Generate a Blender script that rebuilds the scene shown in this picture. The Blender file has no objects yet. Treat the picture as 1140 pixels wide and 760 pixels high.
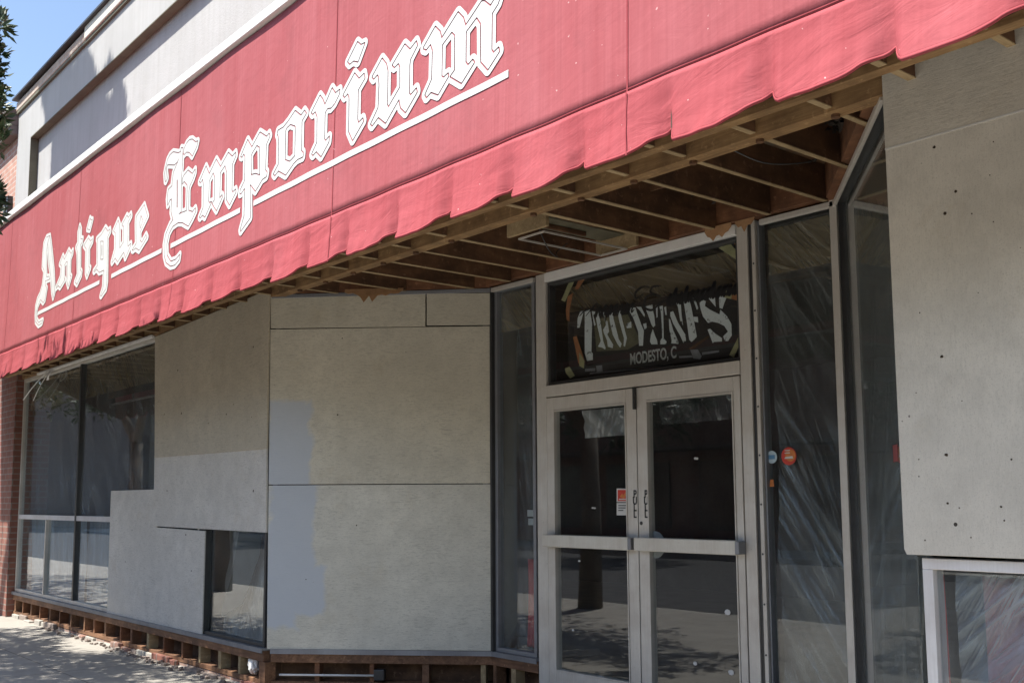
import bpy, bmesh, math, random
import numpy as np
from mathutils import Vector, Matrix
R = math.radians
random.seed(7)
S = bpy.context.scene
COL = S.collection

# ------------------------------------------------------------------ camera
F, CX, CY = 1164.0, 570.0, 427.0          # focal length and principal point in photo pixels
pitch, roll, yaw, H = R(6.37), R(-.34), R(39.72), 1.42
fw = Vector((-math.cos(yaw), math.sin(yaw), 0)); rt = Vector((math.sin(yaw), math.cos(yaw), 0)); up = Vector((0, 0, 1))
fw2 = fw*math.cos(pitch) + up*math.sin(pitch); up2 = up*math.cos(pitch) - fw*math.sin(pitch)
cr = rt*math.cos(roll) + up2*math.sin(roll); cu = up2*math.cos(roll) - rt*math.sin(roll)
EYE = Vector((0, 0, H))
cam = bpy.data.cameras.new('camera'); co = bpy.data.objects.new('camera', cam); COL.objects.link(co)
M4 = Matrix.Identity(4)
for i in range(3):
    M4[i][0] = cr[i]; M4[i][1] = cu[i]; M4[i][2] = -fw2[i]; M4[i][3] = EYE[i]
co.matrix_world = M4
cam.sensor_width = 36; cam.lens = 36*F/1140; cam.shift_y = (CY-380)/1140
cam.clip_end = 2000; cam.clip_start = .05
S.camera = co

def hit(px, py, p0, n):                    # where a sight line of the photo meets a real plane of the building
    v = fw2*F + cr*(px-CX) - cu*(py-CY)
    p0 = Vector(p0); n = Vector(n)
    return EYE + v*((p0-EYE).dot(n)/v.dot(n))

# ------------------------------------------------------------------ planes of the storefront
YF, YB, ZS, ZT = 3.745, 4.95, .31, 3.0
C1, C2, C3, C4 = (-7.457, YF), (-6.19, YB), (-3.165, YB), (-2.15, YF)
class Fr:                                  # a wall frame: u along the wall, d into the building, z up
    def __init__(s, p, q):
        s.o = Vector((p[0], p[1], 0)); t = Vector((q[0]-p[0], q[1]-p[1], 0)); s.L = t.length
        s.u = t.normalized(); s.i = Vector((-s.u.y, s.u.x, 0)); s.a = math.atan2(s.u.y, s.u.x)
    def M(s): return Matrix.Translation(s.o) @ Matrix.Rotation(s.a, 4, 'Z')
    def at(s, px, py, d=0):
        w = hit(px, py, s.o + s.i*d, s.i) - s.o
        return w.dot(s.u), w.z
FF = Fr((0, YF), (1, YF)); FB = Fr((0, YB), (1, YB)); F2 = Fr(C1, C2); F4 = Fr(C3, C4)
W0 = Fr((0, 0), (1, 0))

# ------------------------------------------------------------------ object helpers
def tag(o, label=None, cat=None, group=None, kind=None):
    if label: o['label'] = label
    if cat: o['category'] = cat
    if group: o['group'] = group
    if kind: o['kind'] = kind
    return o
def thing(name, label, cat, loc=(0, 0, 0), rz=0, group=None):
    o = bpy.data.objects.new(name, None); COL.objects.link(o)
    o.location = loc; o.rotation_euler = (0, 0, rz); o.empty_display_size = .1
    return tag(o, label, cat, group)
def fthing(name, label, cat, fr, group=None):
    return thing(name, label, cat, fr.o, fr.a, group)
class MB:
    def __init__(s): s.v = []; s.f = []
    def add(s, vs, fs):
        n = len(s.v); s.v += [tuple(v) for v in vs]; s.f += [tuple(i+n for i in f) for f in fs]; return s
    def box(s, x0, x1, y0, y1, z0, z1, M=None):
        vs = [Vector((x, y, z)) for z in (z0, z1) for y in (y0, y1) for x in (x0, x1)]
        if M is not None: vs = [M @ v for v in vs]
        return s.add(vs, [(0, 2, 3, 1), (4, 5, 7, 6), (0, 1, 5, 4), (2, 6, 7, 3), (0, 4, 6, 2), (1, 3, 7, 5)])
    def prism(s, pts, y0, y1):             # polygon in x,z pushed from depth y0 to y1
        n = len(pts)
        vs = [(p[0], y0, p[1]) for p in pts] + [(p[0], y1, p[1]) for p in pts]
        fs = [tuple(range(n)), tuple(range(2*n-1, n-1, -1))] + [(i+n, (i+1) % n+n, (i+1) % n, i) for i in range(n)]
        return s.add(vs, fs)
    def flat(s, pts, z0, z1):              # polygon in x,y pushed from z0 to z1
        n = len(pts)
        vs = [(p[0], p[1], z0) for p in pts] + [(p[0], p[1], z1) for p in pts]
        fs = [tuple(range(n-1, -1, -1)), tuple(range(n, 2*n))] + [(i, (i+1) % n, (i+1) % n+n, i+n) for i in range(n)]
        return s.add(vs, fs)
    def tube(s, pts, rad, k=8):
        pts = [Vector(p) for p in pts]; n0 = len(s.v); rs = rad if isinstance(rad, (list, tuple)) else [rad]*len(pts)
        for i, p in enumerate(pts):
            t = (pts[min(i+1, len(pts)-1)]-pts[max(i-1, 0)]).normalized()
            a = t.cross(Vector((0, 0, 1)) if abs(t.z) < .9 else Vector((1, 0, 0))).normalized(); b = t.cross(a)
            for j in range(k):
                th = 2*math.pi*j/k; s.v.append(tuple(p+(a*math.cos(th)+b*math.sin(th))*rs[i]))
        for i in range(len(pts)-1):
            for j in range(k):
                A = n0+i*k+j; B = n0+i*k+(j+1) % k; s.f.append((A, B, B+k, A+k))
        s.f.append(tuple(n0+j for j in range(k))[::-1]); s.f.append(tuple(n0+(len(pts)-1)*k+j for j in range(k)))
        return s
    def grid(s, fn, nu, nv):
        n0 = len(s.v)
        for j in range(nv+1):
            for i in range(nu+1): s.v.append(tuple(fn(i/nu, j/nv)))
        for j in range(nv):
            for i in range(nu):
                a = n0+j*(nu+1)+i; s.f.append((a, a+1, a+nu+2, a+nu+1))
        return s
    def build(s, name, mat, parent=None, bevel=0, smooth=False, solid=0, fix=True):
        me = bpy.data.meshes.new(name); me.from_pydata(s.v, [], s.f); me.update()
        if fix:
            bm = bmesh.new(); bm.from_mesh(me); bmesh.ops.recalc_face_normals(bm, faces=bm.faces); bm.to_mesh(me); bm.free()
        if smooth: me.polygons.foreach_set('use_smooth', [True]*len(me.polygons))
        o = bpy.data.objects.new(name, me); COL.objects.link(o)
        if mat: me.materials.append(mat)
        if parent: o.parent = parent
        if solid:
            m = o.modifiers.new('thick', 'SOLIDIFY'); m.thickness = solid; m.offset = 0
        if bevel:
            m = o.modifiers.new('bev', 'BEVEL'); m.width = bevel; m.segments = 2; m.limit_method = 'ANGLE'; m.angle_limit = R(40)
        return o
def bx(*a): return MB().box(*a)

# ------------------------------------------------------------------ materials
class NT:
    def __init__(s, name):
        s.m = bpy.data.materials.new(name); s.m.use_nodes = True; s.t = s.m.node_tree; s.t.nodes.clear()
        s.out = s.t.nodes.new('ShaderNodeOutputMaterial')
    def n(s, typ, **k):
        nd = s.t.nodes.new('ShaderNode'+typ)
        for a, v in k.items():
            if a.startswith('i_'):
                key = a[2:].replace('_', ' '); nd.inputs[int(key) if key.isdigit() else key].default_value = v
            else: setattr(nd, a, v)
        return nd
    def l(s, a, b): s.t.links.new(a, b)
    def coord(s, kind='Object', scale=(1, 1, 1), rot=(0, 0, 0), loc=(0, 0, 0)):
        c = s.n('TexCoord'); m = s.n('Mapping')
        m.inputs['Scale'].default_value = scale; m.inputs['Rotation'].default_value = rot; m.inputs['Location'].default_value = loc
        s.l(c.outputs[kind], m.inputs[0]); return m.outputs[0]
    def rcoord(s, ang, scale):
        v = s.coord(rot=(0, ang, 0)); m = s.n('Mapping'); m.inputs['Scale'].default_value = scale; s.l(v, m.inputs[0]); return m.outputs[0]
    def noise(s, vec, scale, detail=4, rough=.55, dist=0):
        nd = s.n('TexNoise'); nd.inputs['Scale'].default_value = scale; nd.inputs['Detail'].default_value = detail
        nd.inputs['Roughness'].default_value = rough; nd.inputs['Distortion'].default_value = dist
        s.l(vec, nd.inputs['Vector']); return nd.outputs[0]
    def ramp(s, fac, stops, interp='LINEAR'):
        nd = s.n('ValToRGB'); cr_ = nd.color_ramp; cr_.interpolation = interp
        while len(cr_.elements) < len(stops): cr_.elements.new(.5)
        for e, (p, c) in zip(cr_.elements, stops):
            e.position = p; e.color = (c, c, c, 1) if isinstance(c, (int, float)) else (*c, 1)
        s.l(fac, nd.inputs[0]); return nd.outputs[0]
    def mix(s, fac, a, b, mode='MIX'):
        nd = s.n('Mix', data_type='RGBA', blend_type=mode)
        for sock, v in ((nd.inputs[0], fac), (nd.inputs[6], a), (nd.inputs[7], b)):
            if isinstance(v, (int, float)): sock.default_value = v
            elif isinstance(v, tuple): sock.default_value = (*v, 1)
            else: s.l(v, sock)
        return nd.outputs[2]
    def math(s, op, a, b=0, c=None):
        nd = s.n('Math', operation=op)
        for i, v in enumerate((a, b) if c is None else (a, b, c)):
            if isinstance(v, (int, float)): nd.inputs[i].default_value = v
            else: s.l(v, nd.inputs[i])
        return nd.outputs[0]
    def bump(s, h, st=.3, dist=.01, prev=None):
        nd = s.n('Bump'); nd.inputs['Strength'].default_value = st; nd.inputs['Distance'].default_value = dist
        s.l(h, nd.inputs['Height'])
        if prev is not None: s.l(prev, nd.inputs['Normal'])
        return nd.outputs[0]
    def bsdf(s, col, rough=.7, metal=0, bump=None, **k):
        nd = s.n('BsdfPrincipled')
        for key, v in (('Base Color', col), ('Roughness', rough), ('Metallic', metal)):
            if isinstance(v, (int, float)): nd.inputs[key].default_value = v
            elif isinstance(v, tuple): nd.inputs[key].default_value = (*v, 1)
            else: s.l(v, nd.inputs[key])
        for a, v in k.items(): nd.inputs[a.replace('_', ' ')].default_value = v
        if bump is not None: s.l(bump, nd.inputs['Normal'])
        return nd
    def done(s, sh):
        s.l(sh.outputs[0] if hasattr(sh, 'outputs') else sh, s.out.inputs[0]); return s.m
def sep(t, vec):
    nd = t.n('SeparateXYZ'); t.l(vec, nd.inputs[0]); return nd.outputs

def m_simple(name, c, rough=.6, metal=0, var=.25, scale=8, bs=.15, spec=None):
    t = NT(name); v = t.coord()
    n = t.noise(v, scale, 5); n2 = t.noise(v, scale*12, 3)
    f = t.mix(.35, n, n2)
    c0 = tuple(x*(1-var) for x in c); c1 = tuple(min(1, x*(1+var)) for x in c)
    b = t.bsdf(t.ramp(f, [(.3, c0), (.7, c1)]), rough, metal, t.bump(n2, bs, .004))
    if spec is not None: b.inputs['Specular IOR Level'].default_value = spec
    return t.done(b)

def m_ply(name, base, patch=None, seed=0, vertical=False, nails=True, speck=.5, gr=.75):
    t = NT(name); v = t.coord(loc=(seed*3.1, 0, seed*1.7))
    g = t.coord(scale=(1, 1, 9) if not vertical else (9, 1, 1), loc=(seed*2.3, 0, seed))
    big = t.noise(v, 1.3, 4, .6); mid = t.noise(v, 7, 5, .65); grain = t.noise(g, 14, 6, .7, .6); fine = t.noise(v, 160, 3, .6)
    c = t.mix(t.ramp(big, [(.3, 0), (.75, 1)]), tuple(x*.88 for x in base), tuple(min(1, x*1.08) for x in base))
    c = t.mix(t.ramp(mid, [(.33, .6), (.58, 0)]), c, tuple(x*.78 for x in base))
    c = t.mix(t.ramp(t.noise(t.coord(loc=(seed, 1, 9)), 2.6, 6, .75), [(.58, 0), (.72, .45)]), c, (base[0]*.74, base[1]*.68, base[2]*.58))
    gsel = t.ramp(t.noise(t.coord(loc=(seed, 5, 1)), 3.2, 4, .6), [(.38, .15), (.66, gr)])
    c = t.mix(t.math('MULTIPLY', t.ramp(grain, [(.37, 1), (.46, 0)]), gsel), c, tuple(x*.58 for x in base))
    c = t.mix(t.ramp(fine, [(.33, .45), (.45, 0)]), c, tuple(x*.6 for x in base))
    g2 = t.noise(t.coord(scale=(1, 1, 5) if not vertical else (5, 1, 1), loc=(seed, 0, 3)), 34, 4, .7, .8)
    c = t.mix(t.math('MULTIPLY', t.ramp(g2, [(.38, 1), (.44, 0)]), min(.6, gr)), c, tuple(x*.55 for x in base))
    c = t.mix(t.ramp(g2, [(.58, 0), (.68, .3)]), c, tuple(min(1, x*1.15) for x in base))
    if patch:                               # fresh blue-grey roller paint over part of the sheet
        raw = sep(t, t.coord()); wob = t.noise(t.coord(), 5, 3); wob2 = t.noise(t.coord(), 18, 2)
        k = t.math('ADD', t.math('MULTIPLY', t.math('SUBTRACT', wob, .5), .16), t.math('MULTIPLY', t.math('SUBTRACT', wob2, .5), .05))
        def inside(x0, x1, z0, z1):
            a = t.math('SUBTRACT', t.math('ADD', raw[0], k), (x0+x1)/2); a = t.math('SUBTRACT', (x1-x0)/2, t.math('ABSOLUTE', a))
            b = t.math('SUBTRACT', t.math('SUBTRACT', raw[2], k), (z0+z1)/2); b = t.math('SUBTRACT', (z1-z0)/2, t.math('ABSOLUTE', b))
            return t.math('MINIMUM', a, b)
        d = None
        for r_ in patch:
            e = inside(*r_); d = e if d is None else t.math('MAXIMUM', d, e)
        msk = t.ramp(t.math('MULTIPLY_ADD', d, 16, .5), [(.2, 0), (.8, .85)])
        c = t.mix(msk, c, (.47, .51, .56))
    # worm holes and chipped specks of the weathered face
    vo = t.n('TexVoronoi'); t.l(v, vo.inputs['Vector']); vo.inputs['Scale'].default_value = 5.5
    sz = t.noise(v, 2.1, 1)
    hole = t.math('LESS_THAN', vo.outputs['Distance'], t.math('MULTIPLY', t.math('MAXIMUM', t.math('SUBTRACT', sz, .42), 0), .34*speck))
    c = t.mix(hole, c, (.045, .036, .028))
    vo2 = t.n('TexVoronoi'); t.l(v, vo2.inputs['Vector']); vo2.inputs['Scale'].default_value = 17
    hole2 = t.math('LESS_THAN', vo2.outputs['Distance'], t.math('MULTIPLY', t.math('MAXIMUM', t.math('SUBTRACT', mid, .54), 0), .9*speck))
    c = t.mix(t.math('MULTIPLY', hole2, .75), c, (.1, .08, .06))
    bp = t.bump(grain, .35, .004); bp = t.bump(fine, .25, .002, bp); bp = t.bump(big, .25, .03, bp)
    return t.done(t.bsdf(c, .72, 0, bp))

def m_alu(name, c=(.46, .45, .42), rough=.42, metal=.55):
    t = NT(name); v = t.coord(scale=(40, 40, 2)); n = t.noise(v, 3, 4); w = t.coord(); d = t.noise(w, 3.5, 5, .65); e = t.noise(w, 40, 3)
    col = t.mix(t.ramp(n, [(.3, 0), (.7, .5)]), c, tuple(x*.78 for x in c))
    col = t.mix(t.ramp(d, [(.40, .3), (.6, 0)]), col, (c[0]*.6, c[1]*.52, c[2]*.46))
    col = t.mix(t.ramp(e, [(.24, .3), (.32, 0)]), col, (.1, .09, .08))
    return t.done(t.bsdf(col, t.ramp(d, [(.3, rough+.2), (.7, rough)]), metal, t.bump(n, .06, .002)))

def m_wood(name, a, b, sc=(2, 30, 30), rough=.75, dark=.5):
    t = NT(name); v = t.coord(scale=sc); n = t.noise(v, 1.5, 6, .65, .8); w = t.coord(); d = t.noise(w, 5, 5, .6); e = t.noise(w, 28, 4)
    col = t.ramp(n, [(.3, a), (.7, b)])
    col = t.mix(t.ramp(d, [(.4, dark), (.62, 0)]), col, tuple(x*.35 for x in a))
    col = t.mix(t.ramp(e, [(.6, 0), (.75, .35)]), col, tuple(min(1, x*1.9+.05) for x in b))
    return t.done(t.bsdf(col, rough, 0, t.bump(n, .4, .004)))

def m_brick(name, a, b, mortar, flat='XZ'):
    t = NT(name); c = t.n('TexCoord'); s_ = sep(t, c.outputs['Object']); cb = t.n('CombineXYZ')
    t.l(t.math('ADD', s_[0], s_[1]), cb.inputs[0]); t.l(s_[2], cb.inputs[1])
    br = t.n('TexBrick'); t.l(cb.outputs[0], br.inputs['Vector'])
    br.inputs['Scale'].default_value = 1; br.inputs['Brick Width'].default_value = .215; br.inputs['Row Height'].default_value = .075
    br.inputs['Mortar Size'].default_value = .009; br.inputs['Mortar Smooth'].default_value = .2
    br.inputs['Color1'].default_value = (*a, 1); br.inputs['Color2'].default_value = (*b, 1); br.inputs['Mortar'].default_value = (*mortar, 1)
    n = t.noise(c.outputs['Object'], 9, 5); n2 = t.noise(c.outputs['Object'], 60, 3)
    col = t.mix(t.ramp(n, [(.3, .5), (.65, 0)]), br.outputs[0], tuple(x*.55 for x in a))
    bp = t.bump(br.outputs['Fac'], -.6, .008); bp = t.bump(n2, .3, .003, bp)
    return t.done(t.bsdf(col, .85, 0, bp))

def m_stucco():
    t = NT('stucco'); v = t.coord(); big = t.noise(v, .9, 5, .6); st = t.noise(t.coord(scale=(6, 6, .5)), 1.6, 6, .65); fine = t.noise(v, 55, 5, .7)
    c = t.mix(t.ramp(big, [(.3, 0), (.7, 1)]), (.37, .368, .358), (.44, .438, .43))
    c = t.mix(t.ramp(st, [(.36, .3), (.56, 0)]), c, (.31, .30, .28))
    c = t.mix(t.ramp(fine, [(.3, .3), (.45, 0)]), c, (.45, .43, .38))
    bp = t.bump(fine, .55, .006); bp = t.bump(big, .3, .03, bp)
    return t.done(t.bsdf(c, .88, 0, bp))

def m_glass(name, tint=(.93, .96, .955), dirt=.06):
    t = NT(name)
    tr = t.n('BsdfTransparent'); tr.inputs[0].default_value = (*tint, 1)
    gl = t.n('BsdfGlossy'); gl.inputs['Roughness'].default_value = .012; gl.inputs[0].default_value = (.95, .97, 1, 1)
    wv = t.noise(t.coord(), 1.6, 2); bp = t.bump(wv, .012, .02); t.l(bp, gl.inputs['Normal'])
    fr = t.n('Fresnel'); t.l(bp, fr.inputs['Normal']); ge = t.n('NewGeometry')
    t.l(t.math('MULTIPLY_ADD', ge.outputs['Backfacing'], 1/1.5-1.5, 1.5), fr.inputs[0])   # the node inverts the index on back faces
    a = t.n('MixShader'); t.l(fr.outputs[0], a.inputs[0]); t.l(tr.outputs[0], a.inputs[1]); t.l(gl.outputs[0], a.inputs[2])
    df = t.n('BsdfDiffuse'); df.inputs[0].default_value = (.55, .55, .52, 1)
    v = t.coord(scale=(1, 1, .6)); dn = t.noise(v, 4, 6, .7); dn2 = t.noise(t.coord(scale=(30, 30, 2)), 1.2, 3); 
    k = t.math('MULTIPLY', t.ramp(dn, [(.35, .25), (.75, 1)]), t.ramp(dn2, [(.3, .5), (.7, 1)]))
    b = t.n('MixShader'); t.l(t.math('MULTIPLY', k, dirt), b.inputs[0]); t.l(a.outputs[0], b.inputs[1]); t.l(df.outputs[0], b.inputs[2])
    return t.done(b)

def m_sheet(name, c=(.75, .8, .85), lo=.06, hi=.55, ang=0.6, scale=7, trans=.5):
    t = NT(name); v = t.rcoord(ang, (5, 1, .3))
    n = t.noise(v, scale*.17, 3, .5, .3); n2 = t.noise(t.rcoord(ang*.6, (9, 1, .4)), scale*.25, 3, .5, .25)
    rdg = t.math('SUBTRACT', 1, t.math('MULTIPLY', t.math('ABSOLUTE', t.math('SUBTRACT', n, .5)), 5))
    rdg2 = t.math('SUBTRACT', 1, t.math('MULTIPLY', t.math('ABSOLUTE', t.math('SUBTRACT', n2, .52)), 8))
    h = t.math('MAXIMUM', rdg, rdg2); pw = t.math('MULTIPLY', t.math('POWER', t.math('MAXIMUM', h, 0), 3.2), t.ramp(t.noise(t.coord(), 2.2, 3), [(.35, .15), (.7, 1)]))
    bp = t.bump(h, .8, .02)
    tr = t.n('BsdfTransparent'); tr.inputs[0].default_value = (.93, .95, .96, 1)
    df = t.n('BsdfDiffuse'); df.inputs[0].default_value = (*c, 1); t.l(bp, df.inputs['Normal'])
    tl = t.n('BsdfTranslucent'); tl.inputs[0].default_value = (*c, 1)
    gl = t.n('BsdfGlossy'); gl.inputs['Roughness'].default_value = .22; t.l(bp, gl.inputs['Normal'])
    a = t.n('MixShader'); a.inputs[0].default_value = trans*.5; t.l(df.outputs[0], a.inputs[1]); t.l(tl.outputs[0], a.inputs[2])
    b = t.n('MixShader'); b.inputs[0].default_value = .3; t.l(a.outputs[0], b.inputs[1]); t.l(gl.outputs[0], b.inputs[2])
    m = t.n('MixShader'); t.l(t.math('MULTIPLY_ADD', pw, hi-lo, lo), m.inputs[0]); t.l(tr.outputs[0], m.inputs[1]); t.l(b.outputs[0], m.inputs[2])
    return t.done(m)

def m_fabric(name, a, b, streak=.5, crease=.15):
    t = NT(name); v = t.coord(); big = t.noise(v, .8, 4, .6); st = t.noise(t.coord(scale=(7, .3, .3)), 2, 5, .6)
    st2 = t.noise(t.coord(scale=(28, .6, .6)), 2, 3); weave = t.noise(v, 320, 2); sp = t.noise(v, 46, 2, .4); drt = t.noise(t.coord(loc=(4, 2, 8)), 3, 6, .7)
    c = t.mix(t.ramp(st, [(.3, 0), (.7, 1)]), a, b)
    c = t.mix(t.ramp(st2, [(.35, streak*.7), (.6, 0)]), c, tuple(x*.8 for x in a))
    c = t.mix(t.ramp(big, [(.35, .3), (.6, 0)]), c, tuple(x*.88 for x in a))
    c = t.mix(t.ramp(drt, [(.34, .3), (.46, 0)]), c, (a[0]*.66, a[1]*.8, a[2]*.8))
    c = t.mix(t.ramp(t.noise(t.coord(scale=(1.1, .3, .5), loc=(3, 0, 5)), 1.4, 4, .6), [(.45, 0), (.75, .35)]), c, (b[0]*1.12, b[1]*1.5, b[2]*1.5))
    c = t.mix(t.ramp(sp, [(.765, 0), (.785, .6)]), c, (.75, .5, .48))
    bp = t.bump(weave, .12, .0015); bp = t.bump(t.noise(t.coord(scale=(1, 1, 1)), 5, 5, .55, .6), .3, .012, bp); bp = t.bump(t.noise(t.rcoord(.25, (1, 1, 3)), 4.5, 4, .55, .8), crease, .012, bp)
    bb = t.bsdf(c, .8, 0, bp); bb.inputs['Specular IOR Level'].default_value = .25
    tl = t.n('BsdfTranslucent'); t.l(c, tl.inputs[0]); mx = t.n('MixShader'); mx.inputs[0].default_value = .04
    t.l(bb.outputs[0], mx.inputs[1]); t.l(tl.outputs[0], mx.inputs[2])
    return t.done(mx)

def m_concrete():
    t = NT('sidewalk_concrete'); v = t.coord(); s_ = sep(t, v); big = t.noise(v, .7, 5, .6); mid = t.noise(v, 6, 6, .7); fine = t.noise(v, 90, 4, .7)
    c = t.mix(t.ramp(big, [(.3, 0), (.7, 1)]), (.30, .28, .245), (.38, .355, .315))
    c = t.mix(t.ramp(mid, [(.35, .5), (.55, 0)]), c, (.27, .25, .22))
    c = t.mix(t.ramp(fine, [(.35, .3), (.5, 0)]), c, (.2, .19, .17))
    def joint(x, per, off):
        return t.math('LESS_THAN', t.math('ABSOLUTE', t.math('SUBTRACT', t.math('MODULO', t.math('ADD', x, 100*per+off), per), per/2)), .006)
    j = t.math('MAXIMUM', joint(s_[0], 1.22, .3), joint(s_[1], 1.22, .2))
    c = t.mix(t.math('MULTIPLY', j, .8), c, (.1, .09, .08))
    bp = t.bump(fine, .3, .003); bp = t.bump(j, -.8, .006, bp)
    return t.done(t.bsdf(c, .9, 0, bp))

stucco = m_stucco(); conc = m_concrete()
alu = m_alu('aluminium_frame', (.68, .655, .60), .42, .3); alu_d = m_alu('weathered_flashing', (.3, .31, .33), .5, .6); alu_w = m_alu('white_painted_frame', (.68, .68, .69), .5, .1)
steel_d = m_simple('dark_mullion', (.06, .06, .06), .45, .4)
old_wood = m_wood('old_stained_wood', (.13, .06, .03), (.3, .16, .085))
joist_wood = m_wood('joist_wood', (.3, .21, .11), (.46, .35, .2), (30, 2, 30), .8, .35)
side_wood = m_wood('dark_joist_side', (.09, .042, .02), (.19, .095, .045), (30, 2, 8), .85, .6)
plate_wood = m_wood('plate_wood', (.16, .065, .03), (.26, .12, .055), (3, 3, 30), .8, .6)
beam_wood = m_wood('beam_wood', (.22, .12, .05), (.38, .24, .11), (2, 30, 30), .8, .5)
def m_deck():
    t = NT('stained_soffit'); v = t.coord(); g = t.noise(t.coord(scale=(1, 5, 5)), 2, 6, .65, .8); b = t.noise(v, 2.3, 5, .65); c2 = t.noise(t.coord(loc=(7, 3, 1)), 4, 6, .7)
    c = t.ramp(g, [(.3, (.10, .045, .022)), (.7, (.23, .13, .065))])
    c = t.mix(t.ramp(b, [(.5, 0), (.62, .75)]), c, (.17, .15, .11)); c = t.mix(t.ramp(c2, [(.38, .9), (.5, 0)]), c, (.022, .017, .014))
    return t.done(t.bsdf(c, .9, 0, t.bump(g, .3, .006)))
stained_deck = m_deck()
brown_deck = m_wood('soffit_deck', (.09, .042, .022), (.2, .115, .06), (1, 4, 4), .85, .6)
deck_dark = m_simple('dark_plaster', (.05, .045, .035), .9, 0, .5, 5)
brick = m_brick('red_brick', (.27, .115, .085), (.22, .09, .065), (.26, .22, .19))
brick_light = m_brick('pale_brick', (.5, .36, .28), (.55, .44, .35), (.5, .46, .4))
brick_broken = m_brick('broken_brick', (.3, .16, .12), (.36, .27, .22), (.42, .4, .37))
glass = m_glass('window_glass'); glass_d = m_glass('door_glass', (.93, .95, .95), .03); glass_dirty = m_glass('dirty_glass', (.9, .94, .95), .12)
red_slope = m_fabric('awning_canvas', (.345, .080, .090), (.395, .108, .12))
red_val = m_fabric('valance_canvas', (.335, .060, .070), (.38, .082, .094), .35, .5)
red_seam = m_fabric('seam_canvas', (.28, .045, .055), (.34, .06, .07), .3)
vinyl = m_simple('white_vinyl', (.60, .60, .585), .5, 0, .10, 7, .1)
dark_in = m_simple('dark_interior', (.05, .045, .045), .9, 0, .4, 2)
dark_floor = m_simple('interior_floor', (.12, .09, .07), .8, 0, .4, 3)
black = m_simple('black_print', (.012, .012, .013), .5, 0, .2)
rubble = m_simple('mortar_rubble', (.27, .22, .19), .95, 0, .35, 25, .6)
asphalt = m_simple('asphalt', (.05, .05, .052), .9, 0, .35, 40, .5)
kerb = m_simple('kerb_concrete', (.36, .34, .3), .9, 0, .2, 15, .4)
white_strip = m_simple('white_metal_strip', (.78, .78, .76), .45, 0, .1, 8)
white_pl = m_simple('white_plastic', (.75, .75, .73), .4, 0, .08, 10)
coping_m = m_simple('painted_coping', (.62, .6, .52), .85, 0, .2, 12, .5)
cornice_m = m_simple('dark_cornice', (.16, .13, .12), .8, 0, .25, 6)

# ------------------------------------------------------------------ setting: sky, street, sidewalk
w = bpy.data.worlds.new('World'); S.world = w; w.use_nodes = True
SUN = Vector((-.30, -1.0, 1.95)).normalized()
sky = w.node_tree.nodes.new('ShaderNodeTexSky'); sky.sky_type = 'NISHITA'; sky.sun_disc = False
elev = math.asin(SUN.z); az = math.atan2(SUN.x, SUN.y)
sky.sun_elevation = elev; sky.sun_rotation = az; sky.air_density = 1.0; sky.dust_density = 1.2; sky.ozone_density = 1.0
w.node_tree.links.new(sky.outputs[0], w.node_tree.nodes['Background'].inputs[0])
w.node_tree.nodes['Background'].inputs[1].default_value = .12
sl = bpy.data.lights.new('sun', 'SUN'); sl.energy = 5.0; sl.angle = R(.53); sl.color = (1, .955, .88)
so = bpy.data.objects.new('sun', sl); COL.objects.link(so); so.rotation_euler = SUN.to_track_quat('Z', 'Y').to_euler()

tag(MB().grid(lambda a, b: (-600+1200*a, -600+1200*b, -.16), 6, 6).build('ground', m_simple('ground_dirt', (.2, .17, .13), .95, 0, .3, .5)), kind='structure')
tag(bx(-120, 120, -11.5, -.62, -.159, -.14).build('road', asphalt), kind='structure')
tag(MB().flat([(-60, -.44), (40, -.44), (40, 3.9), (-60, 3.9)], -.12, 0).build('sidewalk', conc), kind='structure')
tag(bx(-60, 40, -.60, -.443, -.155, .002).build('kerb', kerb, bevel=.015), kind='structure')
tag(bx(-60, 40, -15, -11.5, -.15, -.01).build('far_sidewalk', conc), kind='structure')

# ------------------------------------------------------------------ storefront building
B = thing('storefront_building', 'white stucco storefront with a recessed boarded-up entrance under a red awning', 'building', (0, YF, 0))
def inB(mb): mb.v = [(x, y-YF, z) for x, y, z in mb.v]; return mb      # world coordinates into the building's own
XL, XR = -15.3, 5.0
rx0, rz0, rz1, rd = -14.64, 5.3, 6.33, .10
sw = MB()
sw.box(XL, XR, YF+.12, YF+.4, 3.27, 6.87)
sw.box(XL, rx0, YF, YF+.12, 3.27, 6.87); sw.box(rx0, XR, YF, YF+.12, rz1, 6.87)
sw.box(rx0, XR, YF, YF+.12, 3.27, rz0)
sw.box(rx0, XR, YF+rd, YF+.12, rz0, rz1)
inB(sw).build('stucco_wall', stucco, B)
shade_m = m_simple('olive_shade', (.13, .125, .085), .8, 0, .25, 5)  # olive strips paint the shade on the recess reveals and under the coping
inB(bx(rx0+.002, XR, YF-.004, YF+rd-.004, rz1-.014, rz1-.002)).build('shade_strip', shade_m, B)
inB(bx(rx0+.002, rx0+.016, YF-.004, YF+rd-.004, rz0, rz1-.016)).build('shade_strip', shade_m, B)
inB(bx(XL, XR, YF-.03, YF-.002, 6.835, 6.872)).build('shade_strip', shade_m, B)
inB(bx(-12.35, XR, YF-.05, YF+.4, 6.875, 7.03)).build('coping', coping_m, B, bevel=.01)
inB(bx(XL-.02, -12.352, YF-.035, YF+.38, 6.875, 7.0)).build('brick_coping', brick_light, B, bevel=.01)
inB(bx(XL-.05, XR, YF-.09, YF+.4, 7.03, 7.055)).build('roof_edge', steel_d, B)
# side pilaster
PIL = -14.43
inB(MB().box(XL, PIL, YF-.09, YF+.35, 0, 3.2)).build('brick_pilaster', brick, B)
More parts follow.
